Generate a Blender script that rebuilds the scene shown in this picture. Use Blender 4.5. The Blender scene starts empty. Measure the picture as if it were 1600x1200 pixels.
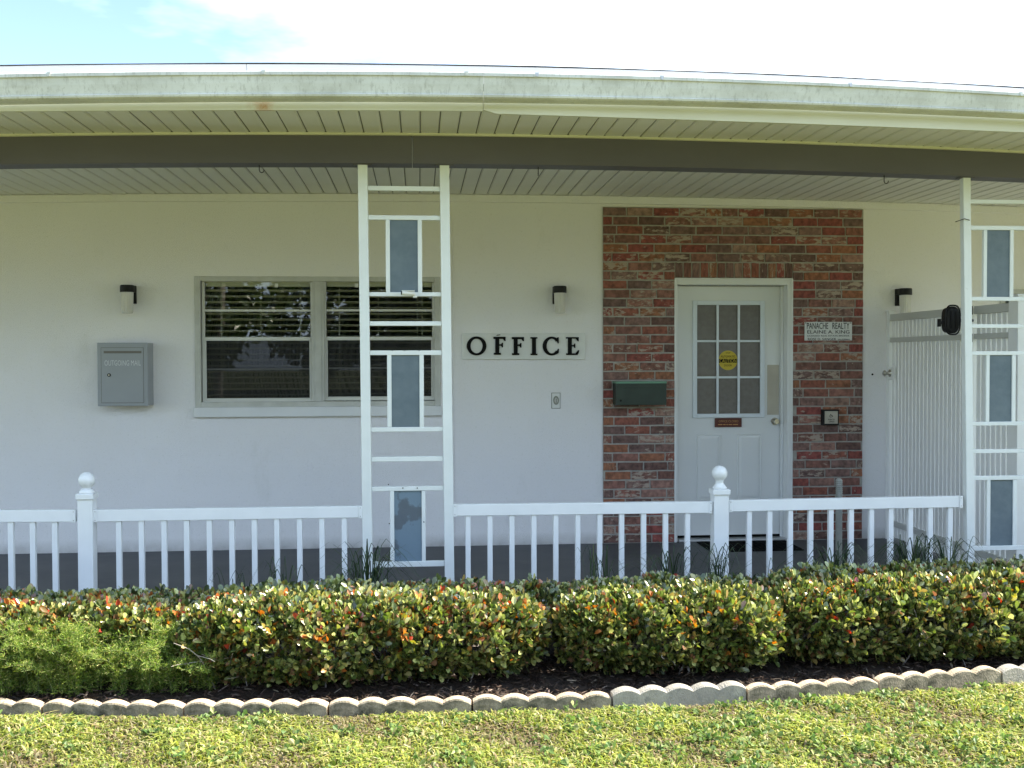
import bpy, bmesh, math, random
import numpy as np
from mathutils import Vector, Matrix
random.seed(7); RNG = np.random.default_rng(11)
R = math.radians

# ------------------------------------------------------------------ camera
FPX, YAW, PITCH, ROLL = 1668.0, R(4.969), R(-1.32), R(-0.166)
DW, EYE = 8.4, 1.471          # metres from camera to the wall, eye height over the porch floor
CAM = Vector((0.0, -DW, EYE))
_cy, _sy, _cp, _sp = math.cos(YAW), math.sin(YAW), math.cos(PITCH), math.sin(PITCH)
cF = Vector((_sy*_cp, _cy*_cp, _sp)); _R = Vector((_cy, -_sy, 0)); _U = _R.cross(cF)
cR = _R*math.cos(ROLL) + _U*math.sin(ROLL); cU = _U*math.cos(ROLL) - _R*math.sin(ROLL)
S = bpy.context.scene
COL = S.collection
cd = bpy.data.cameras.new('camera'); cam = bpy.data.objects.new('camera', cd); COL.objects.link(cam)
cd.sensor_width = 36.0; cd.lens = 36.0*FPX/1600.0; cd.clip_start = 0.05; cd.clip_end = 2000
cam.matrix_world = Matrix(((cR.x, cU.x, -cF.x, CAM.x), (cR.y, cU.y, -cF.y, CAM.y), (cR.z, cU.z, -cF.z, CAM.z), (0, 0, 0, 1)))
S.camera = cam

def ray(px, py): return cF + cR*((px-800)/FPX) - cU*((py-600)/FPX)
def P(px, py, d):
    """surveyed point: where the sight line through a photo pixel meets the upright plane d metres away (parallel to the wall)"""
    v = ray(px, py); v = v*(d/v.y); return Vector((v.x, d-DW, v.z+EYE))
def PF(px, py, z):
    v = ray(px, py); v = v*((z-EYE)/v.z); return Vector((v.x, v.y-DW, z))

# ------------------------------------------------------------------ light
SUN_EL, SUN_AZ = R(43), R(86.2)     # azimuth from +Y (towards the wall) clockwise to +X
sdir = Vector((math.sin(SUN_AZ)*math.cos(SUN_EL), math.cos(SUN_AZ)*math.cos(SUN_EL), math.sin(SUN_EL)))
sl = bpy.data.lights.new('sun', 'SUN'); sl.energy = 4.3; sl.angle = R(0.53); sl.color = (1.0, 0.91, 0.77)
so = bpy.data.objects.new('sun', sl); COL.objects.link(so); so.location = sdir*30
so.rotation_euler = sdir.to_track_quat('Z', 'Y').to_euler()
W = bpy.data.worlds.new('World'); S.world = W; W.use_nodes = True
wn, wl = W.node_tree.nodes, W.node_tree.links
bg = wn['Background']; bg.inputs[1].default_value = 0.08
sk = wn.new('ShaderNodeTexSky'); sk.sky_type = 'NISHITA'; sk.sun_disc = False
sk.sun_elevation = SUN_EL; sk.sun_rotation = SUN_AZ; sk.air_density = 1.0; sk.dust_density = 0.2; sk.ozone_density = 1.0
tc = wn.new('ShaderNodeTexCoord')
mp = wn.new('ShaderNodeMapping'); mp.inputs['Scale'].default_value = (1.0, 1.0, 3.0); mp.inputs['Location'].default_value = (0.9, 4.4, 2.2)
nz = wn.new('ShaderNodeTexNoise'); nz.inputs['Scale'].default_value = 1.5; nz.inputs['Detail'].default_value = 7; nz.inputs['Roughness'].default_value = 0.55
cr = wn.new('ShaderNodeValToRGB'); cr.color_ramp.elements[0].position = 0.42; cr.color_ramp.elements[1].position = 0.60
mx = wn.new('ShaderNodeMix'); mx.data_type = 'RGBA'; mx.inputs[7].default_value = (7.0, 8.5, 10.5, 1)
wl.new(tc.outputs['Generated'], mp.inputs[0]); wl.new(mp.outputs[0], nz.inputs['Vector']); wl.new(nz.outputs[0], cr.inputs[0])
wl.new(cr.outputs[0], mx.inputs[0]); wl.new(sk.outputs[0], mx.inputs[6]); wl.new(mx.outputs[2], bg.inputs[0])
S.view_settings.view_transform = 'Standard'; S.view_settings.look = 'None'
S.view_settings.exposure = 2.1; S.view_settings.gamma = 1.0; S.view_settings.use_curve_mapping = False
S.cycles.max_bounces = 10; S.cycles.diffuse_bounces = 6; S.cycles.transparent_max_bounces = 12
S.cycles.use_denoising = True

# ------------------------------------------------------------------ materials
def mat(name, c1, c2=None, rough=0.6, scale=6.0, bump=0.0, bscale=None, metal=0.0, spec=0.5, detail=4, lo=0.35, hi=0.65, stretch=(1, 1, 1)):
    m = bpy.data.materials.new(name); m.use_nodes = True
    n, l = m.node_tree.nodes, m.node_tree.links; b = n['Principled BSDF']
    b.inputs['Roughness'].default_value = rough; b.inputs['Metallic'].default_value = metal
    b.inputs['Specular IOR Level'].default_value = spec
    b.inputs['Base Color'].default_value = (*c1, 1)
    t = n.new('ShaderNodeTexCoord'); mpp = n.new('ShaderNodeMapping'); mpp.inputs['Scale'].default_value = stretch
    l.new(t.outputs['Object'], mpp.inputs[0])
    if c2 is not None:
        q = n.new('ShaderNodeTexNoise'); q.inputs['Scale'].default_value = scale; q.inputs['Detail'].default_value = detail
        r = n.new('ShaderNodeValToRGB'); r.color_ramp.elements[0].position = lo; r.color_ramp.elements[1].position = hi
        r.color_ramp.elements[0].color = (*c1, 1); r.color_ramp.elements[1].color = (*c2, 1)
        l.new(mpp.outputs[0], q.inputs['Vector']); l.new(q.outputs[0], r.inputs[0]); l.new(r.outputs[0], b.inputs['Base Color'])
    if bump:
        q2 = n.new('ShaderNodeTexNoise'); q2.inputs['Scale'].default_value = bscale or scale; q2.inputs['Detail'].default_value = 3
        bp = n.new('ShaderNodeBump'); bp.inputs['Strength'].default_value = bump; bp.inputs['Distance'].default_value = 0.01
        l.new(mpp.outputs[0], q2.inputs['Vector']); l.new(q2.outputs[0], bp.inputs['Height']); l.new(bp.outputs[0], b.inputs['Normal'])
    return m

def stain(m, colour, scale, lo, hi, stretch, at=None, radius=None):
    """a second layer of dirt over a material's colour"""
    n, l = m.node_tree.nodes, m.node_tree.links; b = n['Principled BSDF']
    t = n.new('ShaderNodeTexCoord'); mpp = n.new('ShaderNodeMapping'); mpp.inputs['Scale'].default_value = stretch
    q = n.new('ShaderNodeTexNoise'); q.inputs['Scale'].default_value = scale; q.inputs['Detail'].default_value = 8; q.inputs['Roughness'].default_value = 0.7
    r = n.new('ShaderNodeMapRange'); r.inputs['From Min'].default_value = lo; r.inputs['From Max'].default_value = hi
    x = n.new('ShaderNodeMix'); x.data_type = 'RGBA'; x.inputs[7].default_value = (*colour, 1)
    l.new(t.outputs['Object'], mpp.inputs[0]); l.new(mpp.outputs[0], q.inputs['Vector']); l.new(q.outputs[0], r.inputs[0])
    fac = r.outputs[0]
    if at is not None:
        vd = n.new('ShaderNodeVectorMath'); vd.operation = 'DISTANCE'; vd.inputs[1].default_value = at
        l.new(t.outputs['Object'], vd.inputs[0])
        mr = n.new('ShaderNodeMapRange'); mr.inputs['From Min'].default_value = radius; mr.inputs['From Max'].default_value = radius*0.2
        l.new(vd.outputs['Value'], mr.inputs[0])
        mm = n.new('ShaderNodeMath'); mm.operation = 'MULTIPLY'; l.new(mr.outputs[0], mm.inputs[0]); l.new(fac, mm.inputs[1]); fac = mm.outputs[0]
    l.new(fac, x.inputs[0])
    bc = b.inputs['Base Color']
    if bc.is_linked:
        src = bc.links[0].from_socket; l.new(src, x.inputs[6])
    else: x.inputs[6].default_value = bc.default_value
    l.new(x.outputs[2], bc)
    return m

M = {}
M['wall'] = mat('stucco_paint', (.85, .835, .84), (.87, .855, .86), .85, 1.3, .6, 190)
stain(M['wall'], (.60, .60, .56), 2.2, .60, 1.1, (1, 1, .5))
M['soffit'] = mat('soffit_vinyl', (.70, .69, .645), (.75, .74, .70), .55, 3)
M['fascia'] = mat('fascia_metal', (.60, .59, .47), (.66, .65, .54), .45, 4, stretch=(.3, 1, 1))
stain(M['fascia'], (.45, .20, .05), 9, .38, .60, (1, 1, 1), at=tuple(P(410, 163, 5.4)), radius=.09)
M['gutter'] = mat('gutter_metal', (.56, .57, .54), (.64, .65, .62), .4, 3, .05, 4, stretch=(1, 1, .5))
stain(M['gutter'], (.28, .28, .24), 60, .52, .80, (1, 1, .25)); stain(M['gutter'], (.30, .29, .24), 90, .60, .75, (1, 1, 1)); stain(M['gutter'], (.34, .34, .29), 4, .45, .9, (1, 1, 1.5))
M['drip'] = mat('drip_edge_metal', (.78, .75, .77), None, .4)
M['shingle'] = mat('roof_shingles', (.05, .05, .05), (.12, .11, .10), .9, 40, .4, 60)
M['beam'] = mat('beam_paint', (.100, .095, .116), (.112, .107, .130), .6, 5, .06, 30, stretch=(.3, 1, 1))
M['floor'] = mat('painted_concrete', (.060, .064, .075), (.085, .088, .095), .62, 2.2, .1, 60)
stain(M['floor'], (.12, .12, .12), 5, .55, .8, (1, 1, 1))
M['white'] = mat('white_vinyl', (.80, .82, .83), (.76, .78, .79), .35, 7)
stain(M['white'], (.50, .50, .45), 40, .66, .9, (1, 1, 1))
M['postpaint'] = mat('white_metal_paint', (.74, .77, .76), (.70, .73, .72), .45, 9, .04, 40)
stain(M['postpaint'], (.42, .40, .34), 30, .66, .85, (1, 1, 1))
M['panelblue'] = mat('blue_grey_panel', (.105, .142, .17), (.13, .17, .195), .5, 14, .15, 30)
stain(M['panelblue'], (.075, .11, .135), 5, .5, .8, (1, 1, 1))
M['wornpanel'] = mat('worn_blue_panel', (.15, .215, .27), (.10, .125, .15), .5, 5.5, .3, 20, lo=.50, hi=.53)
M['mortar'] = mat('mortar', (.34, .32, .29), (.42, .40, .36), .9, 20, .5, 80)
M['black'] = mat('black_plastic', (.010, .010, .011), None, .55, spec=.3)
M['rubber'] = mat('black_rubber', (.008, .008, .008), None, 1.0, spec=.05)
M['lampglass'] = mat('lamp_glass', (.92, .90, .84), None, .12)
M['lampglass'].node_tree.nodes['Principled BSDF'].inputs['Transmission Weight'].default_value = .35
M['greybox'] = mat('grey_enamel', (.30, .32, .345), (.32, .34, .365), .4, 5)
M['text'] = mat('pale_print', (.62, .64, .66), None, .6)
M['ink'] = mat('black_print', (.010, .010, .010), None, .8, spec=.1)
M['darkred'] = mat('maroon_plate', (.085, .014, .010), None, .4)
M['gold'] = mat('gold_print', (.45, .22, .07), None, .5)
M['alum'] = mat('aluminium_frame', (.46, .46, .43), (.54, .54, .51), .4, 9)
M['alumlight'] = mat('aluminium_sash', (.62, .62, .59), None, .35)
M['sillpaint'] = mat('sill_paint', (.74, .75, .76), (.70, .71, .72), .6, 5)
M['blind'] = mat('blind_slat', (.84, .80, .70), None, .5)
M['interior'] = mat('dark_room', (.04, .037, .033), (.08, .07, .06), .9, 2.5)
M['door'] = mat('door_paint', (.76, .77, .76), (.73, .74, .73), .45, 2)
M['doorframe'] = mat('door_frame_paint', (.70, .75, .80), None, .4)
M['brass'] = mat('satin_nickel', (.55, .52, .46), None, .28, metal=1)
M['steel'] = mat('aluminium_threshold', (.5, .5, .5), None, .4, metal=.8)
M['tan'] = mat('tan_plastic', (.50, .46, .38), (.44, .40, .33), .3, 8)
M['green'] = mat('green_enamel', (.012, .026, .018), (.020, .038, .027), .5, 9)
M['greenlit'] = mat('lit_green_lid', (.12, .27, .19), None, .35)  # far lighter green, painting the light that catches the box's top edge
M['signwhite'] = mat('sign_white', (.74, .74, .72), (.68, .69, .67), .5, 6)
M['yellow'] = mat('yellow_sticker', (.55, .42, .03), None, .5)
M['pipe'] = mat('grey_pipe', (.21, .22, .20), (.28, .28, .25), .7, 12)
M['concrete'] = mat('edging_concrete', (.42, .33, .23), (.55, .44, .31), .9, 9, .5, 90)  # peach tone paints warm sunlight into the block tops
stain(M['concrete'], (.15, .14, .10), 16, .54, .74, (1, 1, 1))
M['concrete2'] = mat('pale_edging_concrete', (.28, .26, .22), (.37, .34, .28), .9, 9, .5, 90)
stain(M['concrete2'], (.16, .16, .15), 13, .52, .72, (1, 1, 1))
stain(M['wall'], (.68, .68, .65), 55, .56, .80, (1, 1, 1))
M['shadefront'] = mat('shaded_front_concrete', (.24, .20, .14), (.33, .28, .20), .9, 9, .5, 90)  # same concrete for the block fronts, darkened to imitate their shade
stain(M['shadefront'], (.065, .06, .038), 13, .42, .62, (.6, 1, 1))
def low_dirt(m, colour, z0, z1):
    n, l = m.node_tree.nodes, m.node_tree.links; b = n['Principled BSDF']; bc = b.inputs['Base Color']; src = bc.links[0].from_socket
    g = n.new('ShaderNodeNewGeometry'); sp = n.new('ShaderNodeSeparateXYZ'); l.new(g.outputs['Position'], sp.inputs[0])
    q = n.new('ShaderNodeTexNoise'); q.inputs['Scale'].default_value = 9; q.inputs['Detail'].default_value = 8; l.new(g.outputs['Position'], q.inputs['Vector'])
    mr = n.new('ShaderNodeMapRange'); mr.inputs['From Min'].default_value = z1; mr.inputs['From Max'].default_value = z0; l.new(sp.outputs[2], mr.inputs[0])
    mu = n.new('ShaderNodeMath'); mu.operation = 'MULTIPLY'; l.new(mr.outputs[0], mu.inputs[0]); l.new(q.outputs[0], mu.inputs[1])
    x = n.new('ShaderNodeMix'); x.data_type = 'RGBA'; x.inputs[7].default_value = (*colour, 1); l.new(mu.outputs[0], x.inputs[0]); l.new(src, x.inputs[6]); l.new(x.outputs[2], bc)
low_dirt(M['wall'], (.30, .29, .27), 0, .10)
M['soil'] = mat('mulch_soil', (.020, .013, .009), (.05, .032, .022), .95, 30, .6, 60)
M['lawnsoil'] = mat('lawn_ground', (.14, .13, .045), (.10, .13, .03), .95, 8, .5, 60)
M['bark'] = mat('twig_bark', (.26, .22, .19), (.42, .38, .34), .8, 20)
M['fernstem'] = mat('fern_stem', (.10, .13, .04), None, .7)
M['slatwhite'] = mat('gate_vinyl', (.82, .83, .82), None, .4)
M['railgrey'] = mat('gate_rail_vinyl', (.54, .55, .525), None, .5)
M['seam'] = mat('dark_gap', (.17, .16, .14), None, .8)

def glass(name, tint, rough=0.0, boost=1.0):
    m = bpy.data.materials.new(name); m.use_nodes = True; n, l = m.node_tree.nodes, m.node_tree.links
    n.remove(n['Principled BSDF']); o = n['Material Output']
    tr = n.new('ShaderNodeBsdfTransparent'); tr.inputs[0].default_value = (*tint, 1)
    g = n.new('ShaderNodeBsdfGlossy'); g.inputs['Roughness'].default_value = rough
    f = n.new('ShaderNodeFresnel'); f.inputs[0].default_value = 1.5
    k = n.new('ShaderNodeMath'); k.operation = 'MULTIPLY'; k.inputs[1].default_value = boost; l.new(f.outputs[0], k.inputs[0])
    x = n.new('ShaderNodeMixShader'); l.new(k.outputs[0], x.inputs[0]); l.new(tr.outputs[0], x.inputs[1]); l.new(g.outputs[0], x.inputs[2])
    l.new(x.outputs[0], o.inputs[0]); return m
M['glass'] = glass('window_glass', (.92, .94, .92), 0, 1.0)
M['screen'] = glass('insect_screen', (.44, .44, .45), .5, .6)
M['doorglass'] = mat('frosted_glass', (.17, .155, .145), (.145, .13, .12), .2, 30, .2, 220, spec=.5)

def leafmat(name, rough=.35, trans=.35, spec=.5):
    m = bpy.data.materials.new(name); m.use_nodes = True; n, l = m.node_tree.nodes, m.node_tree.links
    b = n['Principled BSDF']; o = n['Material Output']
    a = n.new('ShaderNodeAttribute'); a.attribute_name = 'tint'
    b.inputs['Roughness'].default_value = rough; b.inputs['Specular IOR Level'].default_value = spec
    l.new(a.outputs['Color'], b.inputs['Base Color'])
    t = n.new('ShaderNodeBsdfTranslucent'); h = n.new('ShaderNodeHueSaturation'); h.inputs['Value'].default_value = 1.3; h.inputs['Saturation'].default_value = 1.15
    l.new(a.outputs['Color'], h.inputs['Color']); l.new(h.outputs[0], t.inputs[0])
    x = n.new('ShaderNodeMixShader'); x.inputs[0].default_value = trans
    l.new(b.outputs[0], x.inputs[1]); l.new(t.outputs[0], x.inputs[2]); l.new(x.outputs[0], o.inputs[0]); return m
M['leaf'] = leafmat('hedge_leaf', .33, .28, 1.0)
M['leaf'].node_tree.nodes['Principled BSDF'].inputs['Coat Weight'].default_value = .7; M['leaf'].node_tree.nodes['Principled BSDF'].inputs['Coat Roughness'].default_value = .36
M['grass'] = leafmat('grass_blade', .5, .35, .3)
M['fern'] = leafmat('fern_needle', .5, .4, .3)
M['strap'] = leafmat('strap_leaf', .4, .15, .4)

def brickmat():
    m = bpy.data.materials.new('used_brick'); m.use_nodes = True; n, l = m.node_tree.nodes, m.node_tree.links; b = n['Principled BSDF']
    oi = n.new('ShaderNodeObjectInfo'); t = n.new('ShaderNodeTexCoord')
    r = n.new('ShaderNodeValToRGB'); r.color_ramp.interpolation = 'CONSTANT'
    cols = [(.19, .04, .032), (.22, .07, .045), (.24, .105, .05), (.085, .055, .048), (.23, .11, .085), (.17, .08, .062), (.25, .10, .048), (.11, .078, .07),
            (.22, .045, .04), (.26, .15, .12), (.14, .07, .055), (.27, .18, .14), (.20, .08, .058), (.17, .11, .095)]
    cols = [tuple(1.14*(.70*c+.30*q) for c, q in zip(k, (.21, .092, .07))) for k in cols]; e = r.color_ramp.elements; e[0].color = (*cols[0], 1); e[1].position = 1/len(cols); e[1].color = (*cols[1], 1)
    for i in range(2, len(cols)):
        q = e.new(i/len(cols)); q.color = (*cols[i], 1)
    l.new(oi.outputs['Random'], r.inputs[0])
    ad = n.new('ShaderNodeVectorMath'); ad.operation = 'ADD'; ml = n.new('ShaderNodeMath'); ml.operation = 'MULTIPLY'; ml.inputs[1].default_value = 137.0
    mq = n.new('ShaderNodeMapping'); mq.inputs['Scale'].default_value = (.2, .01, .062); l.new(t.outputs['Object'], mq.inputs[0]); l.new(oi.outputs['Random'], ml.inputs[0]); l.new(mq.outputs[0], ad.inputs[0]); l.new(ml.outputs[0], ad.inputs[1])
    # mottled face
    q = n.new('ShaderNodeTexNoise'); q.inputs['Scale'].default_value = 28; q.inputs['Detail'].default_value = 6; l.new(ad.outputs[0], q.inputs['Vector'])
    mr = n.new('ShaderNodeMapRange'); mr.inputs['From Min'].default_value = .3; mr.inputs['From Max'].default_value = .7; mr.inputs['To Min'].default_value = .55; mr.inputs['To Max'].default_value = 1.45
    l.new(q.outputs[0], mr.inputs[0])
    h = n.new('ShaderNodeMix'); h.data_type = 'RGBA'; h.blend_type = 'MULTIPLY'; h.inputs[0].default_value = 1
    l.new(r.outputs[0], h.inputs[6]); cx = n.new('ShaderNodeCombineColor')
    for k in range(3): l.new(mr.outputs[0], cx.inputs[k])
    l.new(cx.outputs[0], h.inputs[7])
    # old lime and paint smears, on some bricks only
    q2 = n.new('ShaderNodeTexNoise'); q2.inputs['Scale'].default_value = 22; q2.inputs['Detail'].default_value = 5; q2.inputs['Roughness'].default_value = .65
    mp2 = n.new('ShaderNodeMapping'); mp2.inputs['Scale'].default_value = (.7, 1, 1.9); l.new(ad.outputs[0], mp2.inputs[0]); l.new(mp2.outputs[0], q2.inputs['Vector'])
    fr = n.new('ShaderNodeMath'); fr.operation = 'MULTIPLY'; fr.inputs[1].default_value = 23.7; l.new(oi.outputs['Random'], fr.inputs[0])
    f2 = n.new('ShaderNodeMath'); f2.operation = 'FRACT'; l.new(fr.outputs[0], f2.inputs[0])
    f3 = n.new('ShaderNodeMath'); f3.operation = 'MULTIPLY_ADD'; f3.inputs[1].default_value = -.29; f3.inputs[2].default_value = .76; l.new(f2.outputs[0], f3.inputs[0])
    s = n.new('ShaderNodeMath'); s.operation = 'SUBTRACT'; l.new(q2.outputs[0], s.inputs[0]); l.new(f3.outputs[0], s.inputs[1])
    g = n.new('ShaderNodeMapRange'); g.inputs['From Max'].default_value = .06; l.new(s.outputs[0], g.inputs[0])
    x = n.new('ShaderNodeMix'); x.data_type = 'RGBA'; x.inputs[7].default_value = (.40, .32, .26, 1)
    l.new(g.outputs[0], x.inputs[0]); l.new(h.outputs[2], x.inputs[6]); l.new(x.outputs[2], b.inputs['Base Color'])
    bp = n.new('ShaderNodeBump'); bp.inputs['Strength'].default_value = .6; bp.inputs['Distance'].default_value = .006
    l.new(q.outputs[0], bp.inputs['Height']); l.new(bp.outputs[0], b.inputs['Normal']); b.inputs['Roughness'].default_value = .85
    return m
M['brick'] = brickmat()

# ------------------------------------------------------------------ mesh helpers
class MB:
    def __init__(s): s.v = []; s.f = []; s.sm = []
    def add(s, vs, fs, smooth=False):
        o = len(s.v); s.v += [tuple(v) for v in vs]; s.f += [tuple(i+o for i in f) for f in fs]; s.sm += [smooth]*len(fs); return s
    def box(s, a, b):
        x0, x1 = sorted((a[0], b[0])); y0, y1 = sorted((a[1], b[1])); z0, z1 = sorted((a[2], b[2]))
        return s.add([(x0, y0, z0), (x1, y0, z0), (x1, y1, z0), (x0, y1, z0), (x0, y0, z1), (x1, y0, z1), (x1, y1, z1), (x0, y1, z1)],
                     [(0, 3, 2, 1), (4, 5, 6, 7), (0, 1, 5, 4), (1, 2, 6, 5), (2, 3, 7, 6), (3, 0, 4, 7)])
    def bar(s, a, b, wy, wp):
        """box whose axis runs a->b (in an X-Z plane); wy deep in Y, wp wide across"""
        a, b = Vector(a), Vector(b); d = (b-a).normalized(); n = Vector((0, 1, 0)); p = d.cross(n).normalized()*wp/2; n = n*wy/2
        vs = [a-p-n, a+p-n, a+p+n, a-p+n, b-p-n, b+p-n, b+p+n, b-p+n]
        return s.add(vs, [(0, 3, 2, 1), (4, 5, 6, 7), (0, 1, 5, 4), (1, 2, 6, 5), (2, 3, 7, 6), (3, 0, 4, 7)])
    def tube(s, pts, r, n=8, cap=True):
        pts = [Vector(p) for p in pts]; rs = r if isinstance(r, (list, tuple)) else [r]*len(pts); vs = []
        for i, p in enumerate(pts):
            d = (pts[min(i+1, len(pts)-1)]-pts[max(i-1, 0)]).normalized()
            u = d.cross(Vector((0, 0, 1)) if abs(d.z) < .9 else Vector((0, 1, 0))).normalized(); w = d.cross(u)
            for k in range(n):
                a = 2*math.pi*k/n; vs.append(p+u*math.cos(a)*rs[i]+w*math.sin(a)*rs[i])
        fs = [(i*n+k, i*n+(k+1) % n, (i+1)*n+(k+1) % n, (i+1)*n+k) for i in range(len(pts)-1) for k in range(n)]
        s.add(vs, fs, True)
        if cap: s.add(vs[:n], [tuple(range(n))]); s.add(vs[-n:], [tuple(reversed(range(n)))])
        return s
    def lathe(s, c, prof, n=20):
        vs = []; c = Vector(c)
        for (r, z) in prof:
            for k in range(n):
                a = 2*math.pi*k/n; vs.append((c.x+r*math.cos(a), c.y+r*math.sin(a), c.z+z))
        fs = [(i*n+k, i*n+(k+1) % n, (i+1)*n+(k+1) % n, (i+1)*n+k) for i in range(len(prof)-1) for k in range(n)]
        return s.add(vs, fs, True)
    def prism(s, outline, y0, y1):
        """outline of (x,z) closed polygon, extruded in y"""
        n = len(outline); vs = [(x, y0, z) for x, z in outline]+[(x, y1, z) for x, z in outline]
        return s.add(vs, [tuple(range(n)), tuple(reversed(range(n, 2*n)))]+[(k, k+n, (k+1) % n+n, (k+1) % n) for k in range(n)])
    def mesh(s, name):
        me = bpy.data.meshes.new(name); me.from_pydata(s.v, [], s.f); me.polygons.foreach_set('use_smooth', s.sm); me.update()
        bm = bmesh.new(); bm.from_mesh(me); bmesh.ops.recalc_face_normals(bm, faces=bm.faces); bm.to_mesh(me); bm.free(); return me

def link(name, me, m, parent=None, bevel=0, loc=None):
    if m is not None and not me.materials: me.materials.append(m)
    o = bpy.data.objects.new(name, me); COL.objects.link(o)
    if parent is not None:
        o.parent = parent
        if loc is None: o.location = -wloc(parent)
    if loc is not None: o.location = loc
    if bevel:
        b = o.modifiers.new('bevel', 'BEVEL'); b.width = bevel; b.segments = 2; b.limit_method = 'ANGLE'; b.harden_normals = False
    return o
def wloc(o):
    v = Vector((0, 0, 0))
    while o is not None: v += o.location; o = o.parent
    return v
def obj(name, mb, m, parent=None, bevel=0): return link(name, mb.mesh(name), m, parent, bevel)
def tag(o, label, cat, group=None, kind=None):
    o['label'] = label; o['category'] = cat
    if group: o['group'] = group
    if kind: o['kind'] = kind
    return o
def thing(name, loc, label, cat, group=None):
    o = bpy.data.objects.new(name, None); COL.objects.link(o); o.location = loc; o.empty_display_size = .1
    return tag(o, label, cat, group)
def rect(x0, y0, x1, y1, d, back, mb=None):
    """upright box: its front face fills the surveyed pixels on plane d, and it is `back` deep"""
    a = [P(x0, y0, d), P(x1, y0, d), P(x0, y1, d), P(x1, y1, d)]
    X0 = (a[0].x+a[2].x)/2; X1 = (a[1].x+a[3].x)/2; Z1 = (a[0].z+a[1].z)/2; Z0 = (a[2].z+a[3].z)/2
    return (mb or MB()).box((X0, d-DW, Z0), (X1, d-DW+back, Z1))
def text_mesh(body, size_x, size_z, centre, y, depth=.0012, extrude=True, spacing=1.0):
    c = bpy.data.curves.new('text', 'FONT'); c.body = body; c.align_x = 'CENTER'; c.align_y = 'CENTER'; c.space_character = spacing; c.extrude = .02; c.resolution_u = 3
    o = bpy.data.objects.new('text', c); COL.objects.link(o); dg = bpy.context.evaluated_depsgraph_get()
    me = bpy.data.meshes.new_from_object(o.evaluated_get(dg)); bpy.data.objects.remove(o)
    v = np.empty(len(me.vertices)*3); me.vertices.foreach_get('co', v); v = v.reshape(-1, 3)
    lo, hi = v.min(0), v.max(0)
    x = (v[:, 0]-(lo[0]+hi[0])/2)/(hi[0]-lo[0])*size_x; z = (v[:, 1]-(lo[1]+hi[1])/2)/(hi[1]-lo[1])*size_z
    yy = -(v[:, 2]-lo[2])/(hi[2]-lo[2])*depth
    out = np.stack([x+centre.x, yy+y, z+centre.z], 1); me.vertices.foreach_set('co', out.ravel()); me.materials.clear(); me.update(); return me
def print_px(name, body, x0, y0, x1, y1, d, m, parent, depth=.0012, spacing=1.0):
    a, b = P(x0, y0, d), P(x1, y1, d)
    return link(name, text_mesh(body, b.x-a.x, a.z-b.z, (a+b)/2, d-DW-.0006, depth, spacing=spacing), m, parent)

# measured long edges, as a function of X (the eaves are very slightly arched)
def edge(pts, d):
    q = [P(x, y, d) for x, y in pts]; c = np.polyfit([v.x for v in q], [v.z for v in q], 2)
    lo, hi = min(v.x for v in q), max(v.x for v in q)
    def f(X):
        Xc = min(max(X, lo-.3), hi+.3); z = float(np.polyval(c, Xc)); return z+(2*c[0]*Xc+c[1])*(X-Xc)*.6
    return f
DB, DF, DG = 6.10, 5.42, 5.29         # beam front, fascia front, gutter front
Zceil = edge([(2, 305.5), (400, 303.4), (800, 305.6), (1000, 308.5), (1200, 311), (1475, 319.5), (1595, 324.3)], DW)
Zbb = edge([(2, 257), (400, 255), (800, 256), (1000, 260.5), (1200, 265), (1400, 271.8), (1595, 278)], DB)
Zbt = edge([(2, 211), (400, 208.5), (800, 211), (1000, 215), (1200, 221), (1400, 229.5), (1595, 236.5)], DB)
Zfl = edge([(2, 174), (200, 172.5), (400, 172), (740, 173)], DF)
Zfr = edge([(780, 178), (1000, 185), (1200, 191), (1400, 199.5), (1595, 206.5)], DF)
Zgb = edge([(2, 154.5), (400, 151), (800, 153), (1000, 156), (1200, 160.5), (1400, 169), (1595, 177.5)], DG)
Zgt = edge([(2, 116), (400, 112.5), (800, 114), (1000, 119), (1200, 126), (1400, 136), (1595, 145)], DG)
Zrf = edge([(2, 104), (400, 99.5), (600, 100), (800, 104), (1000, 110), (1200, 118), (1400, 127), (1595, 136.5)], DF)
XL, XR = -6.5, 8.3
def XS(a=XL, b=XR, n=60): return [a+(b-a)*i/n for i in range(n+1)]
def sweep(prof, xs, closed=True):
    """prof: list of (y, z-function)"""
    n = len(prof); vs = [(X, y, zf(X)) for X in xs for (y, zf) in prof]
    fs = [(i*n+k, i*n+(k+1) % n, (i+1)*n+(k+1) % n, (i+1)*n+k) for i in range(len(xs)-1) for k in range(n if closed else n-1)]
    mb = MB().add(vs, fs)
    if closed: mb.add(vs[:n], [tuple(range(n))]); mb.add(vs[-n:], [tuple(reversed(range(n)))])
    return mb
def off(f, d): return lambda X: f(X)+d

# ------------------------------------------------------------------ ground
LZ = -0.05
g = MB().add([(-150, -150, LZ), (150, -150, LZ), (150, 150, LZ), (-150, 150, LZ)], [(0, 1, 2, 3)])
lawn = obj('ground', g, M['lawnsoil']); lawn['kind'] = 'structure'
fl = MB().box((XL, 6.02-DW, -.4), (XR, .3, 0)); fo = obj('porch_floor', fl, M['floor']); fo['kind'] = 'structure'

JX = [(-160, 1119), (65, 1121), (288, 1122), (514, 1121), (739, 1117), (958, 1110), (1170, 1101), (1374, 1088), (1567, 1073), (1745, 1057)]
JP = [PF(x, y, LZ) for x, y in JX]
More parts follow.
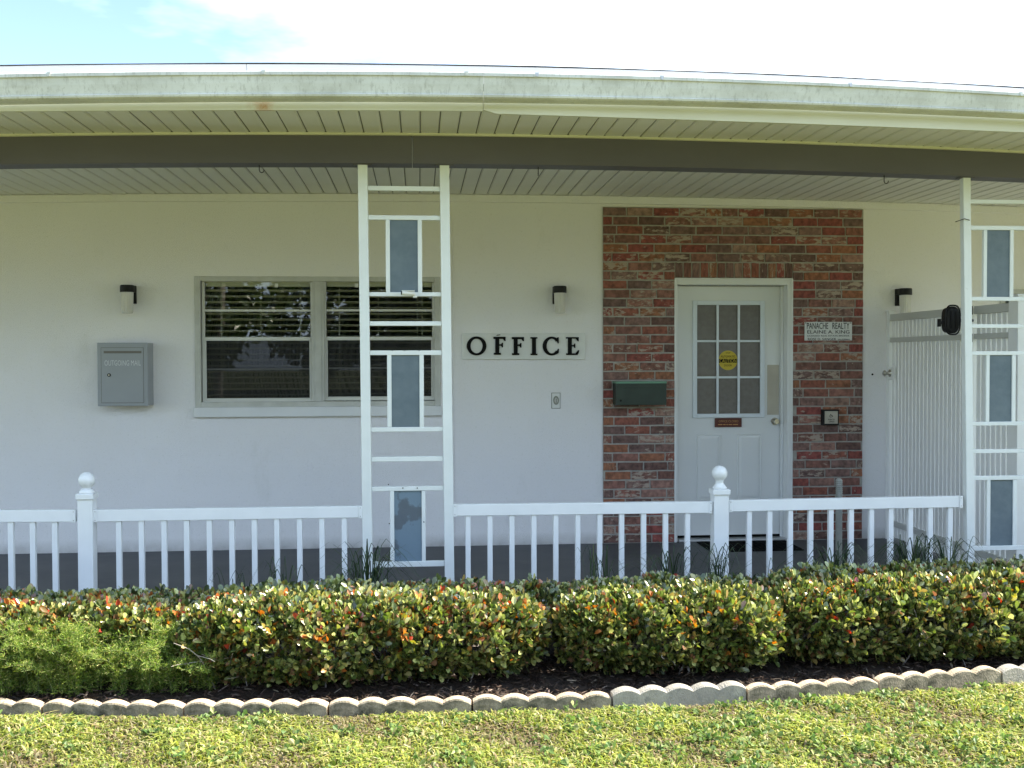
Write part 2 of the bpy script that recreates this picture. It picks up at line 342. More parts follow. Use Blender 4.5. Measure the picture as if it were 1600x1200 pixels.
# keep going past both sides of the frame
JP = [JP[0]+(JP[0]-JP[1])*k for k in (5, 1)]+JP+[JP[-1]+(JP[-1]-JP[-2])*k for k in (1, 4)]
bed = MB(); n = len(JP)
bed.add([(p.x, p.y+.03, LZ+.02) for p in JP]+[(p.x, 6.02-DW, LZ+.03) for p in JP], [(i, i+1, n+i+1, n+i) for i in range(n-1)])
bo = obj('mulch_bed', bed, M['soil']); bo['kind'] = 'structure'

# ------------------------------------------------------------------ building
B = thing('office_building', (0, 0, 0), 'single storey white stucco office with brick door surround and grey porch beam', 'building')
def zone(px0, px1, py0, py1, d=DW):
    a, b = P(px0, py0, d), P(px1, py1, d); return a.x, b.x, b.z, a.z
WX0, WX1, WZ0, WZ1 = zone(306, 686, 434, 634)       # window opening
BX0, BX1, BZ0, BZ1 = zone(941.5, 1345.5, 324, 847)  # brick facing
BZ0 = 0.0; BZ1 = Zceil((BX0+BX1)/2)-.075
DX0, DX1, DZ0, DZ1 = zone(1054, 1236, 434.5, 845)   # door opening
VX0, VX1, VZ0, VZ1 = zone(1562, 1720, 452, 640)     # second window at the far right
top = 3.0
wl_ = MB()
def wallpiece(x0, x1, z0, z1): wl_.box((x0, 0, z0), (x1, .2, z1))
wallpiece(XL, WX0, 0, top); wallpiece(WX0, WX1, 0, WZ0); wallpiece(WX0, WX1, WZ1, top); wallpiece(WX1, DX0, 0, top)
wallpiece(DX0, DX1, DZ1, top); wallpiece(DX1, VX0, 0, top); wallpiece(VX0, VX1, 0, VZ0); wallpiece(VX0, VX1, VZ1, top); wallpiece(VX1, XR, 0, top)
obj('wall', wl_, M['wall'], B)
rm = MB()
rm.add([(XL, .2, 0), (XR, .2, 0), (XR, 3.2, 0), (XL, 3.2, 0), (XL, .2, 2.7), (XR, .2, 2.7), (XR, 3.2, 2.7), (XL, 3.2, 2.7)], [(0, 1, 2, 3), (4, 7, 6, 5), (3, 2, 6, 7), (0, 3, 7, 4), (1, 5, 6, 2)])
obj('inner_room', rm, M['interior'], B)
fr = sweep([(-.018, off(Zceil, 0)), (.0, off(Zceil, 0)), (.0, off(Zceil, -.058)), (-.018, off(Zceil, -.055))], XS())
obj('frieze_board', fr, M['wall'], B)
# ceilings made of grooved boards
MOD = 20.95*DW/FPX
ceil = obj('porch_ceiling', sweep([(-.02, off(Zceil, .014)), (DB-DW+.16, off(Zceil, .014)), (DB-DW+.16, off(Zceil, .03)), (-.02, off(Zceil, .03))], XS()), M['seam'], B)
def board(y0, y1, z0, z1, w):
    h = w/2; b = MB(); e = .004
    prof = [(-h, 0), (-h, -.004), (-h+.007, -.011), (h-.007, -.011), (h, -.004), (h, 0)]
    n = len(prof); vs = [(x, y0, z+z0) for x, z in prof]+[(x, y1, z+z1) for x, z in prof]
    b.add(vs, [tuple(range(n)), tuple(reversed(range(n, 2*n)))]+[(k, k+n, (k+1) % n+n, (k+1) % n) for k in range(n)]); return b.mesh('soffit_board')
bme = board(-.022, DB-DW+.15, 0, 0, MOD-.006); bme.materials.append(M['soffit'])
X0g = P(656, 304, DW).x+MOD/2
k0 = int((XL-X0g)/MOD)+14; k1 = int((7.6-X0g)/MOD)
for k in range(k0, k1):
    X = X0g+k*MOD; o = bpy.data.objects.new('soffit_board', bme); COL.objects.link(o); o.parent = ceil; o.location = (X, 0, Zceil(X)+.013+random.uniform(-.0015, .0015))
soff = obj('eave_soffit', sweep([(DB-DW-.004, off(Zbt, .012)), (DF-DW+.02, off(Zbt, .012)), (DF-DW+.02, off(Zbt, .03)), (DB-DW-.004, off(Zbt, .03))], XS()), M['seam'], B)
bm2 = board(DB-DW-.012, DF-DW+.012, 0, 0, MOD-.006); bm2.materials.append(M['soffit'])
for k in range(k0, k1):
    X = X0g+k*MOD; o = bpy.data.objects.new('soffit_board', bm2); COL.objects.link(o); o.parent = soff; o.location = (X, 0, Zbt(X)+.013+random.uniform(-.0015, .0015))
obj('soffit_trim', sweep([(DB-DW-.016, off(Zbt, .004)), (DB-DW-.001, off(Zbt, .004)), (DB-DW-.001, off(Zbt, -.010)), (DB-DW-.016, off(Zbt, -.008))], XS()), M['fascia'], B)
XJ = P(644, 230, DB).x
for a, b in ((XL, XJ-.0015), (XJ+.0015, XR)):
    obj('porch_beam', sweep([(DB-DW, Zbb), (DB-DW+.14, Zbb), (DB-DW+.14, off(Zceil, .01)), (DB-DW, off(Zbt, .0))], XS(a, b)), M['beam'], B)
XF = P(755, 165, DF).x
obj('fascia_board', sweep([(DF-DW, Zfl), (DF-DW+.02, Zfl), (DF-DW+.02, off(Zgb, .06)), (DF-DW, off(Zgb, .06))], XS(XL, XF-.001)), M['fascia'], B)
obj('fascia_board', sweep([(DF-DW-.004, lambda X: Zfr(X)-.0+min(.018, max(0, .018-(X-XF)*.35))), (DF-DW+.02, lambda X: Zfr(X)+min(.018, max(0, .018-(X-XF)*.35))), (DF-DW+.02, off(Zgb, .06)), (DF-DW-.004, off(Zgb, .06))], XS(XF+.001, XR, 120)), M['fascia'], B)
def gut(a, b):
    G = DG-DW
    def zt(u): return lambda X: Zgb(X)+(Zgt(X)-Zgb(X))*u
    return sweep([(G+.115, zt(0)), (G+.03, zt(0)), (G+.018, zt(.05)), (G+.014, zt(.13)), (G+.021, zt(.17)), (G+.019, zt(.25)), (G+.009, zt(.55)), (G+.002, zt(.84)), (G-.007, zt(.86)), (G-.008, zt(.99)), (G-.002, zt(1.02)),
                  (G+.006, zt(.98)), (G+.006, zt(.9)), (G+.022, zt(.25)), (G+.03, zt(.06)), (G+.115, zt(.05))], XS(a, b, 90))
XG = P(756, 130, DG).x
gu = obj('gutter', gut(XL, XG-.0008), M['gutter'], B); gu2 = obj('gutter', gut(XG+.0008, XR), M['gutter'], B)
for px in (77, 412, 729, 839, 1034, 1328, 1594):
    X = P(px, 115, DG).x; z = Zgt(X)
    c = MB().tube([(X, DG-DW-.014, z-.010), (X, DG-DW-.004, z-.010)], [.007, .006], 8); c.box((X-.009, DG-DW-.010, z-.003), (X+.009, DG-DW+.02, z+.004))
    obj('gutter_screw', c, M['steel'] if px in (1328, 839, 1034) else M['gutter'], gu if X < XG else gu2)
XD = P(386, 104, DF).x
for a, b in ((XL, XD-.001), (XD+.001, XR)):
    obj('drip_edge', sweep([(DF-DW-.012, off(Zgt, -.02)), (DF-DW+.002, off(Zgt, -.02)), (DF-DW+.002, off(Zrf, -.004)), (DF-DW-.012, off(Zrf, -.004))], XS(a, b)), M['drip'], B)
obj('roof', sweep([(DF-DW-.016, lambda X: Zrf(X)-.001+.001*math.sin(X*5.1)*math.sin(X*13.7)), (2.9, off(Zrf, .75)), (2.9, off(Zrf, .85)), (DF-DW-.016, lambda X: Zrf(X)+.0015+.002*math.sin(X*3.1)*math.sin(X*1.7))], XS(XL, XR, 200)), M['shingle'], B)
end = MB()   # closes the roof space
end.box((XL, DF-DW+.05, 2.78), (XR, DF-DW+.08, 2.83)); end.box((XL, 3.2, 0), (XR, 3.3, 3.2)); end.box((XL, .02, 0), (XL-.1, 3.3, 3.2)); end.box((XR, .02, 0), (XR+.1, 3.3, 3.2))
obj('rear_wall', end, M['wall'], B)

# brick facing
MT = .014
bf = MB()
for (x0, x1, z0, z1) in ((BX0, DX0-.002, BZ0, BZ1), (DX1+.002, BX1, BZ0, BZ1), (DX0-.002, DX1+.002, DZ1+.003, BZ1)): bf.box((x0, -MT, z0), (x1, .0, z1))
bfo = obj('brick_facing', bf, M['mortar'], B)
def brick_mesh(seed):
    r = random.Random(seed); b = MB(); n = 5; vs = []
    ring = [(-.5, -.5), (-.17, -.5), (.17, -.5), (.5, -.5), (.5, 0), (.5, .5), (.17, .5), (-.17, .5), (-.5, .5), (-.5, 0)]
    for (s, y) in ((1.0, 0), (1.0, -.75), (.975, -1.0)):
        for i, (x, z) in enumerate(ring):
            jx = r.uniform(-.022, .012) if y else 0; jz = r.uniform(-.13, .05) if y else 0
            vs.append((x*s+jx*(1 if x > 0 else -1), y+ (r.uniform(-.12, .12) if y == -1.0 else 0), z*(s if s == 1 else .93)*(1+jz)))
    m = len(ring); fs = [(j*m+i, j*m+(i+1) % m, (j+1)*m+(i+1) % m, (j+1)*m+i) for j in range(2) for i in range(m)]
    vs.append((0, -1.03, 0)); fs += [(2*m+i, 2*m+(i+1) % m, 3*m) for i in range(m)]
    b.add(vs, fs); me = b.mesh('brick'); me.materials.append(M['brick']); return me
BM = [brick_mesh(i) for i in range(14)]
rb = random.Random(5)
def lay(xa, xb, za, zb):
    o = bpy.data.objects.new('brick', rb.choice(BM)); COL.objects.link(o); o.parent = bfo
    o.location = ((xa+xb)/2, -MT+.002, (za+zb)/2); o.scale = ((xb-xa), rb.uniform(.007, .012), (zb-za)); o.rotation_euler = (0, rb.uniform(-.006, .006), rb.uniform(-.012, .012))
NC = 37; CH = (BZ1-BZ0)/NC; BL = .2135; J = .011
soldier_z = DZ1+.004
for c in range(NC):
    z1 = BZ1-c*CH-J/2; z0 = BZ1-(c+1)*CH+J/2
    segs = [(BX0, BX1)]
    if z0 < soldier_z+.135+.02:
        if z1 < soldier_z+.14: segs = [(BX0, DX0-.003), (DX1+.003, BX1)]
    for si, (a, b) in enumerate(segs):
        x = a - (BL/2 if c % 2 else 0) - (.03*rb.random()) + (0 if si == 0 else -rb.random()*.1)
        while x < b-.02:
            L = BL*rb.choice((1, 1, 1, 1, .97, .92, .62 if rb.random() < .3 else 1)); xa, xb = max(x, a+.002), min(x+L-J, b-.002)
            if xb-xa > .025: lay(xa, xb, z0, z1)
            x += L
w = (DX1-DX0+.006)/14
sz1 = BZ1-6*CH-J/2
for cc in range(NC):
    if BZ1-(cc+1)*CH+J/2 < soldier_z+.155 and BZ1-cc*CH-J/2 < soldier_z+.14: sz1 = BZ1-cc*CH-J/2; break
for i in range(14):
    xa = DX0-.003+i*w; lay(xa+J/2, xa+w-J/2, soldier_z, sz1)

# door, recessed
DD = 8.50; Y = DD-DW
def slab_z(py): return P(1140, py, DD).z
fm = MB()
fx0, fx1 = DX0, DX1
fm.box((fx0, -.016, 0), (P(1058, 600, DW).x, Y+.06, DZ1)); fm.box((P(1229, 600, DW).x, -.016, 0), (fx1, Y+.06, DZ1)); fm.box((P(1058, 600, DW).x, -.016, P(1140, 445, DW).z), (P(1229, 600, DW).x, Y+.06, DZ1))
fm.box((fx0-.006, -.024, 0), (fx0+.012, -.0165, DZ1+.0)); fm.box((fx1-.012, -.024, 0), (fx1+.004, -.0165, DZ1)); fm.box((fx0+.012, -.024, DZ1-.014), (fx1-.012, -.0165, DZ1))
fm.box((P(1224.5, 600, DW).x, Y-.03, 0), (P(1229, 600, DW).x-.001, Y-.012, P(1140, 446, DW).z))
obj('door_frame', fm, M['door'], B, .003)
sx0, sx1, sz0, szt = P(1056, 600, DD).x, P(1221.5, 600, DD).x, .035, P(1140, 447.5, DD).z
gx0, gx1 = P(1088, 560, DD).x, P(1188, 560, DD).x; gz0, gz1 = slab_z(647), slab_z(476)
ds = MB()
ds.box((sx0, Y, sz0), (gx0, Y+.04, szt)); ds.box((gx1, Y, sz0), (sx1, Y+.04, szt)); ds.box((gx0, Y, gz1), (gx1, Y+.04, szt)); ds.box((gx0, Y, sz0), (gx1, Y+.04, gz0))
door = obj('door', ds, M['door'], B)
gf = MB()
ox0, ox1, oz0, oz1 = P(1082, 560, DD).x, P(1194, 560, DD).x, slab_z(652.5), slab_z(470)
gf.box((ox0, Y-.014, oz0), (gx0+.004, Y-.001, oz1)); gf.box((gx1-.004, Y-.014, oz0), (ox1, Y-.001, oz1)); gf.box((gx0+.004, Y-.014, gz1-.004), (gx1-.004, Y-.001, oz1)); gf.box((gx0+.004, Y-.014, oz0), (gx1-.004, Y-.001, gz0+.004))
obj('glazing_frame', gf, M['doorframe'], door, .003)
vx = [gx0, P(1121, 560, DD).x, P(1154, 560, DD).x, gx1]; hz = [gz0, slab_z(589.5), slab_z(533), gz1]
for i in (1, 2): obj('muntin', MB().box((vx[i]-.0095, Y-.008, gz0+.004), (vx[i]+.0095, Y+.004, gz1-.004)), M['doorframe'], door, .002)
for j in (1, 2):
    for i in range(3): obj('muntin', MB().box((vx[i]+(.0095 if i else 0.004), Y-.007, hz[j]-.0085), (vx[i+1]-(.0095 if i < 2 else .004), Y+.004, hz[j]+.0085)), M['doorframe'], door, .002)
for i in range(3):
    for j in range(3):
        obj('pane', MB().box((vx[i]+.001, Y+.012, hz[j]+.001), (vx[i+1]-.001, Y+.018, hz[j+1]-.001)), M['doorglass'], door)
for a, b in ((1088, 1126.5), (1152, 1190)):
    x0, x1 = P(a, 730, DD).x, P(b, 730, DD).x; z0, z1 = slab_z(781.5), slab_z(678)
    pm = MB()
    def ring(i0, y): return [(x0+i0, y, z0+i0), (x1-i0, y, z0+i0), (x1-i0, y, z1-i0), (x0+i0, y, z1-i0)]
    vs = ring(0, Y-.0005)+ring(.006, Y-.006)+ring(.012, Y-.001)+ring(.035, Y-.008)
    pm.add(vs, [(j*4+k, j*4+(k+1) % 4, (j+1)*4+(k+1) % 4, (j+1)*4+k) for j in range(3) for k in range(4)]+[(12, 13, 14, 15)])
    obj('panel', pm, M['door'], door)
obj('push_plate', rect(1199, 570, 1217, 648, DD-.004, .004), M['tan'], door)
kc = P(1210, 658, DD)
kb = MB().tube([(kc.x, Y, kc.z), (kc.x, Y-.012, kc.z)], .030, 20); kb.tube([(kc.x, Y-.012, kc.z), (kc.x, Y-.035, kc.z), (kc.x, Y-.05, kc.z), (kc.x, Y-.062, kc.z)], [.012, .014, .026, .020], 20)
obj('door_knob', kb, M['brass'], door)
obj('door_sweep', MB().box((sx0, Y-.004, .018), (sx1, Y+.03, sz0-.001)), M['rubber'], door)
obj('threshold', MB().box((DX0+.03, -.03, 0.0005), (DX1-.03, Y+.06, .016)), M['steel'], B, .004)

# window left
def window(X0, X1, Z0, Z1, units, full=True):
    wf = MB(); t = .045
    wf.box((X0, -.012, Z0), (X0+t, .10, Z1)); wf.box((X1-t, -.012, Z0), (X1, .10, Z1)); wf.box((X0+t, -.012, Z1-t*.85), (X1-t, .10, Z1)); wf.box((X0+t, -.012, Z0), (X1-t, .10, Z0+t*.9))
    w_ = obj('window', wf, M['alum'], B, .004)
    return w_
win = window(WX0-.012, WX1+.012, WZ0-.0, WZ1+.012, 2)
obj('window_sill', MB().box((P(304, 640, DW).x, -.045, P(400, 651, DW).z), (P(690, 640, DW).x, .0, WZ0+.001)), M['sillpaint'], B, .004)
YW = .03
def sash(xa, xb, ytop, ymid, ybot, tag_):
    """xa, xb photo columns of the glass"""
    d = DW+YW; x0, x1 = P(xa, 530, d).x, P(xb, 530, d).x; zt, zm, zb = P(500, ytop, d).z, P(500, ymid, d).z, P(500, ybot, d).z
    f = MB(); t = .022
    f.box((x0-t, YW-.004, zb-t), (x0, YW+.03, zt+t)); f.box((x1, YW-.004, zb-t), (x1+t, YW+.03, zt+t)); f.box((x0, YW-.004, zt), (x1, YW+.03, zt+t)); f.box((x0, YW-.004, zb-t), (x1, YW+.03, zb))
    f.box((x0, YW-.012, zm-.014), (x1, YW+.03, zm+.014))
    z2 = (zt+zm)/2+.0; f.box((x0, YW+.002, z2-.009), (x1, YW+.022, z2+.009))
    z3 = (zb+zm)/2+.0; f.box((x0+.008, YW+.004, z3-.005), (x1-.008, YW+.022, z3+.005))
    # light lip round the screen
    f.box((x0, YW-.008, zb), (x0+.010, YW+.001, zm-.014)); f.box((x1-.010, YW-.008, zb), (x1, YW+.001, zm-.014)); f.box((x0+.010, YW-.008, zb), (x1-.010, YW+.001, zb+.008))
    obj('sash', f, M['alumlight'], win, .002)
    obj('pane', MB().box((x0, YW+.012, zm+.014), (x1, YW+.016, zt)), M['glass'], win)
    obj('pane', MB().box((x0, YW+.012, zb), (x1, YW+.016, zm-.014)), M['glass'], win)
    sc = MB().add([(x0+.01, YW+.0015, zb+.008), (x1-.01, YW+.0015, zb+.008), (x1-.01, YW+.0015, zm-.014), (x0+.01, YW+.0015, zm-.014)], [(0, 1, 2, 3)])
    obj('insect_screen', sc, M['screen'], win)
    return x0, x1, zt, zb
ub = []
ub.append(sash(320.5, 485.5, 441, 529.5, 623, 'l')); ub.append(sash(510, 675.5, 440.5, 529, 621.5, 'r'))
mull = MB(); mx0, mx1 = P(488, 530, DW).x, P(507, 530, DW).x
mull.box((mx0, -.010, WZ0+.041), (mx1, .10, WZ1-.027)); mull.box((mx0+.022, -.018, WZ0+.041), (mx1-.022, -.0105, WZ1-.027)); obj('mullion', mull, M['alum'], win, .003)
for i, ((x0, x1, zt, zb), lab) in enumerate(zip(ub, ('cream venetian blind hanging open behind the left half of the window', 'cream venetian blind behind the right half of the window, beyond the lattice column'))):
    bl = thing('venetian_blind', ((x0+x1)/2, .09, zb), lab, 'window blind', 'venetian blinds in the front window')
    obj('headrail', MB().box((x0-.01, .062, zt-.034), (x1+.01, .11, zt+.02)), M['blind'], bl)
    sp = P(400, 454, DW+.09).z-P(400, 463.05, DW+.09).z; z = P(400, 454.3, DW+.09).z; sm = MB().box((-(x1-x0)/2-.008, -.0235, -.0012), ((x1-x0)/2+.008, .0235, .0012)).mesh('slat'); sm.materials.append(M['blind'])
    while z > zb-.01:
        o = bpy.data.objects.new('slat', sm); COL.objects.link(o); o.parent = bl; o.location = (0, 0, z-bl.location.z); o.rotation_euler = (-.24+random.uniform(-.03, .03), random.uniform(-.0015, .0015), 0); z -= sp
    cols_ = (347, 408, 470) if i == 0 else (530.5, 591, 652, 659.5)
    for j, px in enumerate(cols_):
        X = P(px, 480, DW+.10).x
        c = MB().tube([(X, .062, zt), (X, .062, zb)], .0022 if j != 1 else .0012, 6); c.tube([(X, .118, zt), (X, .118, zb)], .0015, 6); obj('cord', c, M['blind'], bl)
for px, lab in ((432, 'tiny white sticker with a mark at the top of the left window pane'), (557, 'tiny pale sticker at the top of the right window pane beside the column')):
    o = obj('sticker', rect(px-2.6, 443, px+2.6, 449, DW+YW+.009, .001), M['signwhite']); tag(o, lab, 'sticker')
# far-right window, dark
w2 = window(VX0, VX1, VZ0, VZ1, 1)
obj('pane', MB().box((VX0+.045, .05, VZ0+.04), (VX1-.045, .056, VZ1-.04)), M['glass'], w2)

# ------------------------------------------------------------------ lattice columns
DPF = 6.12
def lattice(posts, rails, frames, panels, label, name='lattice_column'):
    base = P(posts[0][0], 890, DPF); t = thing(name, (base.x, DPF-DW+.03, 0), label, 'lattice column', 'lattice columns holding up the porch beam')
    ends = []
    for (xt, yt, xb, yb, w0) in posts:
        a = P(xt+w0/2, yt, DPF+.025); b = P(xb+w0/2, yb, DPF+.025); wm = w0*DPF/FPX
        k = (b-a)/(a.z-b.z); a2 = a-k*(Zbb(a.x)-a.z); b2 = b+k*(b.z-0.0)
        o = obj('post', MB().bar(a2, b2, wm, wm), M['postpaint'], t, .003); ends.append((a2, b2, wm))
        obj('bracket', MB().box((a2.x-wm*.95, a2.y-.03, a2.z-.006), (a2.x+wm*.95, a2.y+.03, a2.z-.0005)), M['beam'], t)
        fb = MB().box((b2.x-.05, b2.y-.05, 0.0), (b2.x+.05, b2.y+.05, .006)); obj('base_plate', fb, M['postpaint'], t)
    def at(i, z):
        a, b, wm = ends[i]; u = (a.z-z)/(a.z-b.z); return a+(b-a)*u, wm
    for (ya, yb, xm) in rails:
        z = (P(xm, ya, DPF+.012).z+P(xm, yb, DPF+.012).z)/2; h = abs(P(xm, ya, DPF+.012).z-P(xm, yb, DPF+.012).z)
        l, wm = at(0, z); r, wm = at(1, z); obj('rail', MB().box((l.x+wm/2+.0005, DPF-DW+.012, z-h/2), (r.x-wm/2-.0005, DPF-DW+.038, z+h/2)), M['postpaint'], t, .002)
    for (x0, x1, y0, y1) in frames: obj('stile', rect(x0, y0, x1, y1, DPF+.0135, .023), M['postpaint'], t, .002)
    for i, (x0, x1, y0, y1) in enumerate(panels):
        o = obj('panel', rect(x0, y0, x1, y1, DPF+.022, .006), M['wornpanel'] if (i == 2 and name == 'lattice_column' and posts[0][0] < 1000) else M['panelblue'], t)
        if i == 2 and posts[0][0] < 1000: o['label'] = 'lowest panel with peeling and faded blue paint'
    return t
L1 = lattice([(559.3, 253, 567.5, 893, 14.8), (686.8, 253, 694.8, 893, 14.8)],
    [(290.7, 298, 630), (336.5, 343.5, 630), (456.5, 463, 630), (502, 509, 630), (547.5, 554.8, 630), (667.5, 674.5, 630), (713.5, 721, 630), (760, 767, 630), (877.5, 886, 630)],
    [(602.7, 609.3, 343.5, 456.5), (652.8, 659.5, 343.5, 456.5), (605, 611.8, 554.8, 667.5), (655.5, 662.3, 554.8, 667.5), (609.5, 616, 767, 877.5), (659, 665, 767, 877.5)],
    [(609.3, 652.8, 343.5, 456.5), (611.8, 655.5, 554.8, 667.5), (616, 659, 767, 877.5)],
    'white metal lattice column with blue grey panels in front of the window')
L2 = lattice([(1501.5, 273, 1507.8, 862, 12.6), (1634, 280, 1641, 862, 12.6)],
    [(312, 318, 1556), (352.8, 359.3, 1556), (463.8, 470, 1556), (506.5, 512.5, 1556), (548.8, 554.8, 1556), (659, 665, 1556), (702, 708, 1556), (743.5, 750, 1556), (853, 860, 1556)],
    [(1537, 1542.4, 359.5, 463.8), (1578.5, 1584, 359.5, 463.8), (1541, 1546.3, 554.8, 659), (1581.5, 1587.2, 554.8, 659), (1542, 1547.6, 750, 853), (1583, 1589, 750, 853)],
    [(1542.4, 1578.5, 359.3, 463.8), (1546.3, 1581.5, 554.8, 659), (1547.6, 1583, 750, 853)],
    'white metal lattice column cut off by the picture edge beside the gate')
wr = P(1508, 343, DPF); obj('wire_tie', MB().tube([(wr.x-.028, wr.y+.06, wr.z-.006), (wr.x-.029, wr.y-.003, wr.z-.004), (wr.x-.006, wr.y-.004, wr.z+.004), (wr.x+.026, wr.y-.003, wr.z-.004), (wr.x+.028, wr.y+.06, wr.z-.004)], .0022, 6), M['black'], L2)

for (qx, qy) in ((608.3, 818), (662.3, 815.5), (629.5, 762.5), (652, 762.5), (607, 757), (632, 547.5), (613, 547.5), (655, 547.6)):
    q = P(qx, qy, DPF+.0118); obj('screw', MB().tube([q, q+Vector((0, -.003, 0))], .0035, 8), M['ink'], L1)
# ------------------------------------------------------------------ railings
DR = 6.12
def railing(sections, post, label):
    c = P(post[0], 900, DR); t = thing('porch_railing', (c.x, DR-DW+.03, 0), label, 'railing', 'white vinyl railings along the porch edge')
    # post with ball finial
    x0, x1 = P(post[0], 800, DR-.02).x, P(post[1], 800, DR-.02).x; wz = x1-x0; yc = DR-DW-.02+wz/2; xc = (x0+x1)/2
    zc = P((post[0]+post[1])/2, post[2], DR-.02).z
    po = obj('post', MB().box((x0, yc-wz/2, 0), (x1, yc+wz/2, zc)), M['white'], t, .004)
    ca = MB().box((x0-.008, yc-wz/2-.008, zc-.028), (x1+.008, yc+wz/2+.008, zc+.004)); obj('cap', ca, M['white'], po, .004)
    rb_ = 12.4*DR/FPX; zb_ = P((post[0]+post[1])/2, post[3], DR+.02).z; h0 = zc+.004-zb_
    prof = [(.0, h0), (.040, h0), (.043, h0+.008), (.034, h0+.018), (.028, h0+.026), (.022, -rb_*1.14), (.024, -rb_*1.08), (.0235, -rb_*.98)]
    prof += [(rb_*math.cos(a), rb_*math.sin(a)) for a in [R(-56+i*10.4) for i in range(15)]]
    obj('ball_finial', MB().lathe((xc, yc, zb_), prof, 28), M['white'], po)
    for (xa, ya, xb, yb, pk) in sections:
        a, b = P(xa, ya, DR), P(xb, yb, DR); hr = 18.2*DR/FPX; a.z -= hr/2; b.z -= hr/2; a.y += .022; b.y += .022
        obj('top_rail', MB().bar(a, b, .044, hr), M['white'], t, .003)
        z2 = .085; obj('bottom_rail', MB().bar((a.x, a.y, z2), (b.x, b.y, z2), .036, .05), M['white'], t, .003)
        for e, s in ((a, 1), (b, -1)):
            if abs(e.x) < 3.9: obj('bracket', MB().box((e.x, e.y-.028, e.z-hr/2-.003), (e.x+s*.020, e.y-.0225, e.z+hr/2+.002)), M['white'], t, .002)
            if abs(e.x) < 3.9:
                for q in (-1, 1): obj('screw', MB().tube([(e.x+s*.010, e.y-.028, e.z+q*hr*.36), (e.x+s*.010, e.y-.031, e.z+q*hr*.36)], .0028, 8), M['steel'], t)
        for px in pk:
            X = P(px+3.9, 830, DR+.006).x; u = (X-a.x)/(b.x-a.x); zt = a.z+(b.z-a.z)*u-hr/2-.0005
            obj('picket', MB().box((X-.0145, a.y-.0145, z2+.026), (X+.0145, a.y+.0145, zt)), M['white'], t, .002)
    return t
railing([(-560, 799.5, 118, 797, [12-34.6*k for k in range(16, 0, -1)]+[12, 46.3, 81]), (146, 796.8, 566, 790.7, [181, 216.5, 252, 287.3, 322.8, 358, 393.3, 428.5, 464, 499, 534])], (120.5, 144.5, 773, 750.5),
        'left white railing whose ball-topped post stands near the grey mailbox')
railing([(708, 788.4, 1113, 783.8, [727.5+34.35*k for k in range(11)]), (1139, 781.9, 1504, 775.3, [1167.5, 1199.5, 1231.8, 1263.6, 1295.2, 1327, 1358.6, 1389, 1419.6, 1450.6, 1481.5])], (1116, 1139, 766, 739.5),
        'right white railing whose ball-topped post stands in front of the door')

# ------------------------------------------------------------------ gate and side fence (run out from the wall)
XGt = P(1396, 583, 8.3).x
def side_fence(name, y0, y1, label, posts, cat):
    t = thing(name, (XGt, (y0+y1)/2, 0), label, cat)
    for (a, b) in ((1.771, 1.826), (1.60, 1.637), (.12, .165)):
        obj('rail', MB().box((XGt-.018, y0+.03, a), (XGt+.03, y1-.03, b)), M['railgrey'], t, .002)
    n = max(1, int(round((y1-y0-.06)/.060))); sm = MB().box((-.007, -.0235, .03), (.007, .0235, 1.769)).mesh('slat'); sm.materials.append(M['slatwhite'])
    for k in range(n):
        o = bpy.data.objects.new('slat', sm); COL.objects.link(o); o.parent = t; o.location = (.006, y0+.03+(k+.5)*(y1-y0-.06)/n-t.location.y, 0)
    for (y, w_, h, ex) in posts:
        p = obj('post', MB().box((XGt-w_/2, y-w_/2, 0.0), (XGt+w_/2, y+w_/2, h)), M['slatwhite'], t, .003)
        obj('cap', MB().box((XGt-w_/2-.006, y-w_/2-.006, h), (XGt+w_/2+.006, y+w_/2+.006, h+.012)), M['slatwhite'], p, .003)
    return t
yg0 = 7.14-DW; yg1 = 8.36-DW
gate = side_fence('gate', yg0, yg1, 'tall white slatted vinyl gate reaching from the house wall', [(yg1-.0, .05, 1.845, 0)], 'gate')
kc = P(1392, 583, 8.3); kn = MB().tube([(XGt-.02, kc.y, kc.z), (XGt-.035, kc.y, kc.z), (XGt-.04, kc.y, kc.z), (XGt-.06, kc.y, kc.z), (XGt-.075, kc.y, kc.z), (XGt-.085, kc.y, kc.z)], [.030, .030, .012, .014, .027, .018], 16)
obj('knob', kn, M['brass'], gate); obj('latch_plate', MB().box((XGt-.031, kc.y-.075, kc.z-.05), (XGt-.026, kc.y+.03, kc.z+.05)), M['slatwhite'], gate)
fence = side_fence('side_fence', 6.54-DW, 7.05-DW, 'white slatted fence panel seen through the right lattice column', [(7.09-DW, .075, 1.80, 0), (6.47-DW, .11, 1.86, 0)], 'fence')
for z in (1.80, 1.61):
    obj('rail_clip', MB().box((XGt-.024, 7.03-DW, z-.03), (XGt-.02, 7.05-DW, z+.028)), M['black'], fence)
# oval black floodlight on the gate
fc = P(1486.5, 500, 6.95); FL = thing('floodlight', (fc.x, fc.y, fc.z), 'black oval floodlight bracketed beside the top of the white gate', 'floodlight')
rx, rz = 12.2*6.95/FPX, 23.5*6.95/FPX
def superell(rx, rz, y, e=.62, n=28):
    o = []
    for k in range(n):
        a = 2*math.pi*k/n; c, s_ = math.cos(a), math.sin(a); o.append((fc.x+rx*math.copysign(abs(c)**e, c), y, fc.z+rz*math.copysign(abs(s_)**e, s_)))
    return o
fb = MB(); rg = [superell(rx*.80, rz*.86, fc.y+.06), superell(rx*.88, rz*.92, fc.y+.01), superell(rx*.88, rz*.92, fc.y-.02), superell(rx*.7, rz*.8, fc.y-.032)]
fb.add(sum(rg, []), [(j*28+k, j*28+(k+1) % 28, (j+1)*28+(k+1) % 28, (j+1)*28+k) for j in range(3) for k in range(28)]+[tuple(range(28)), tuple(reversed(range(84, 112)))])
obj('housing', fb, M['black'], FL, .002)
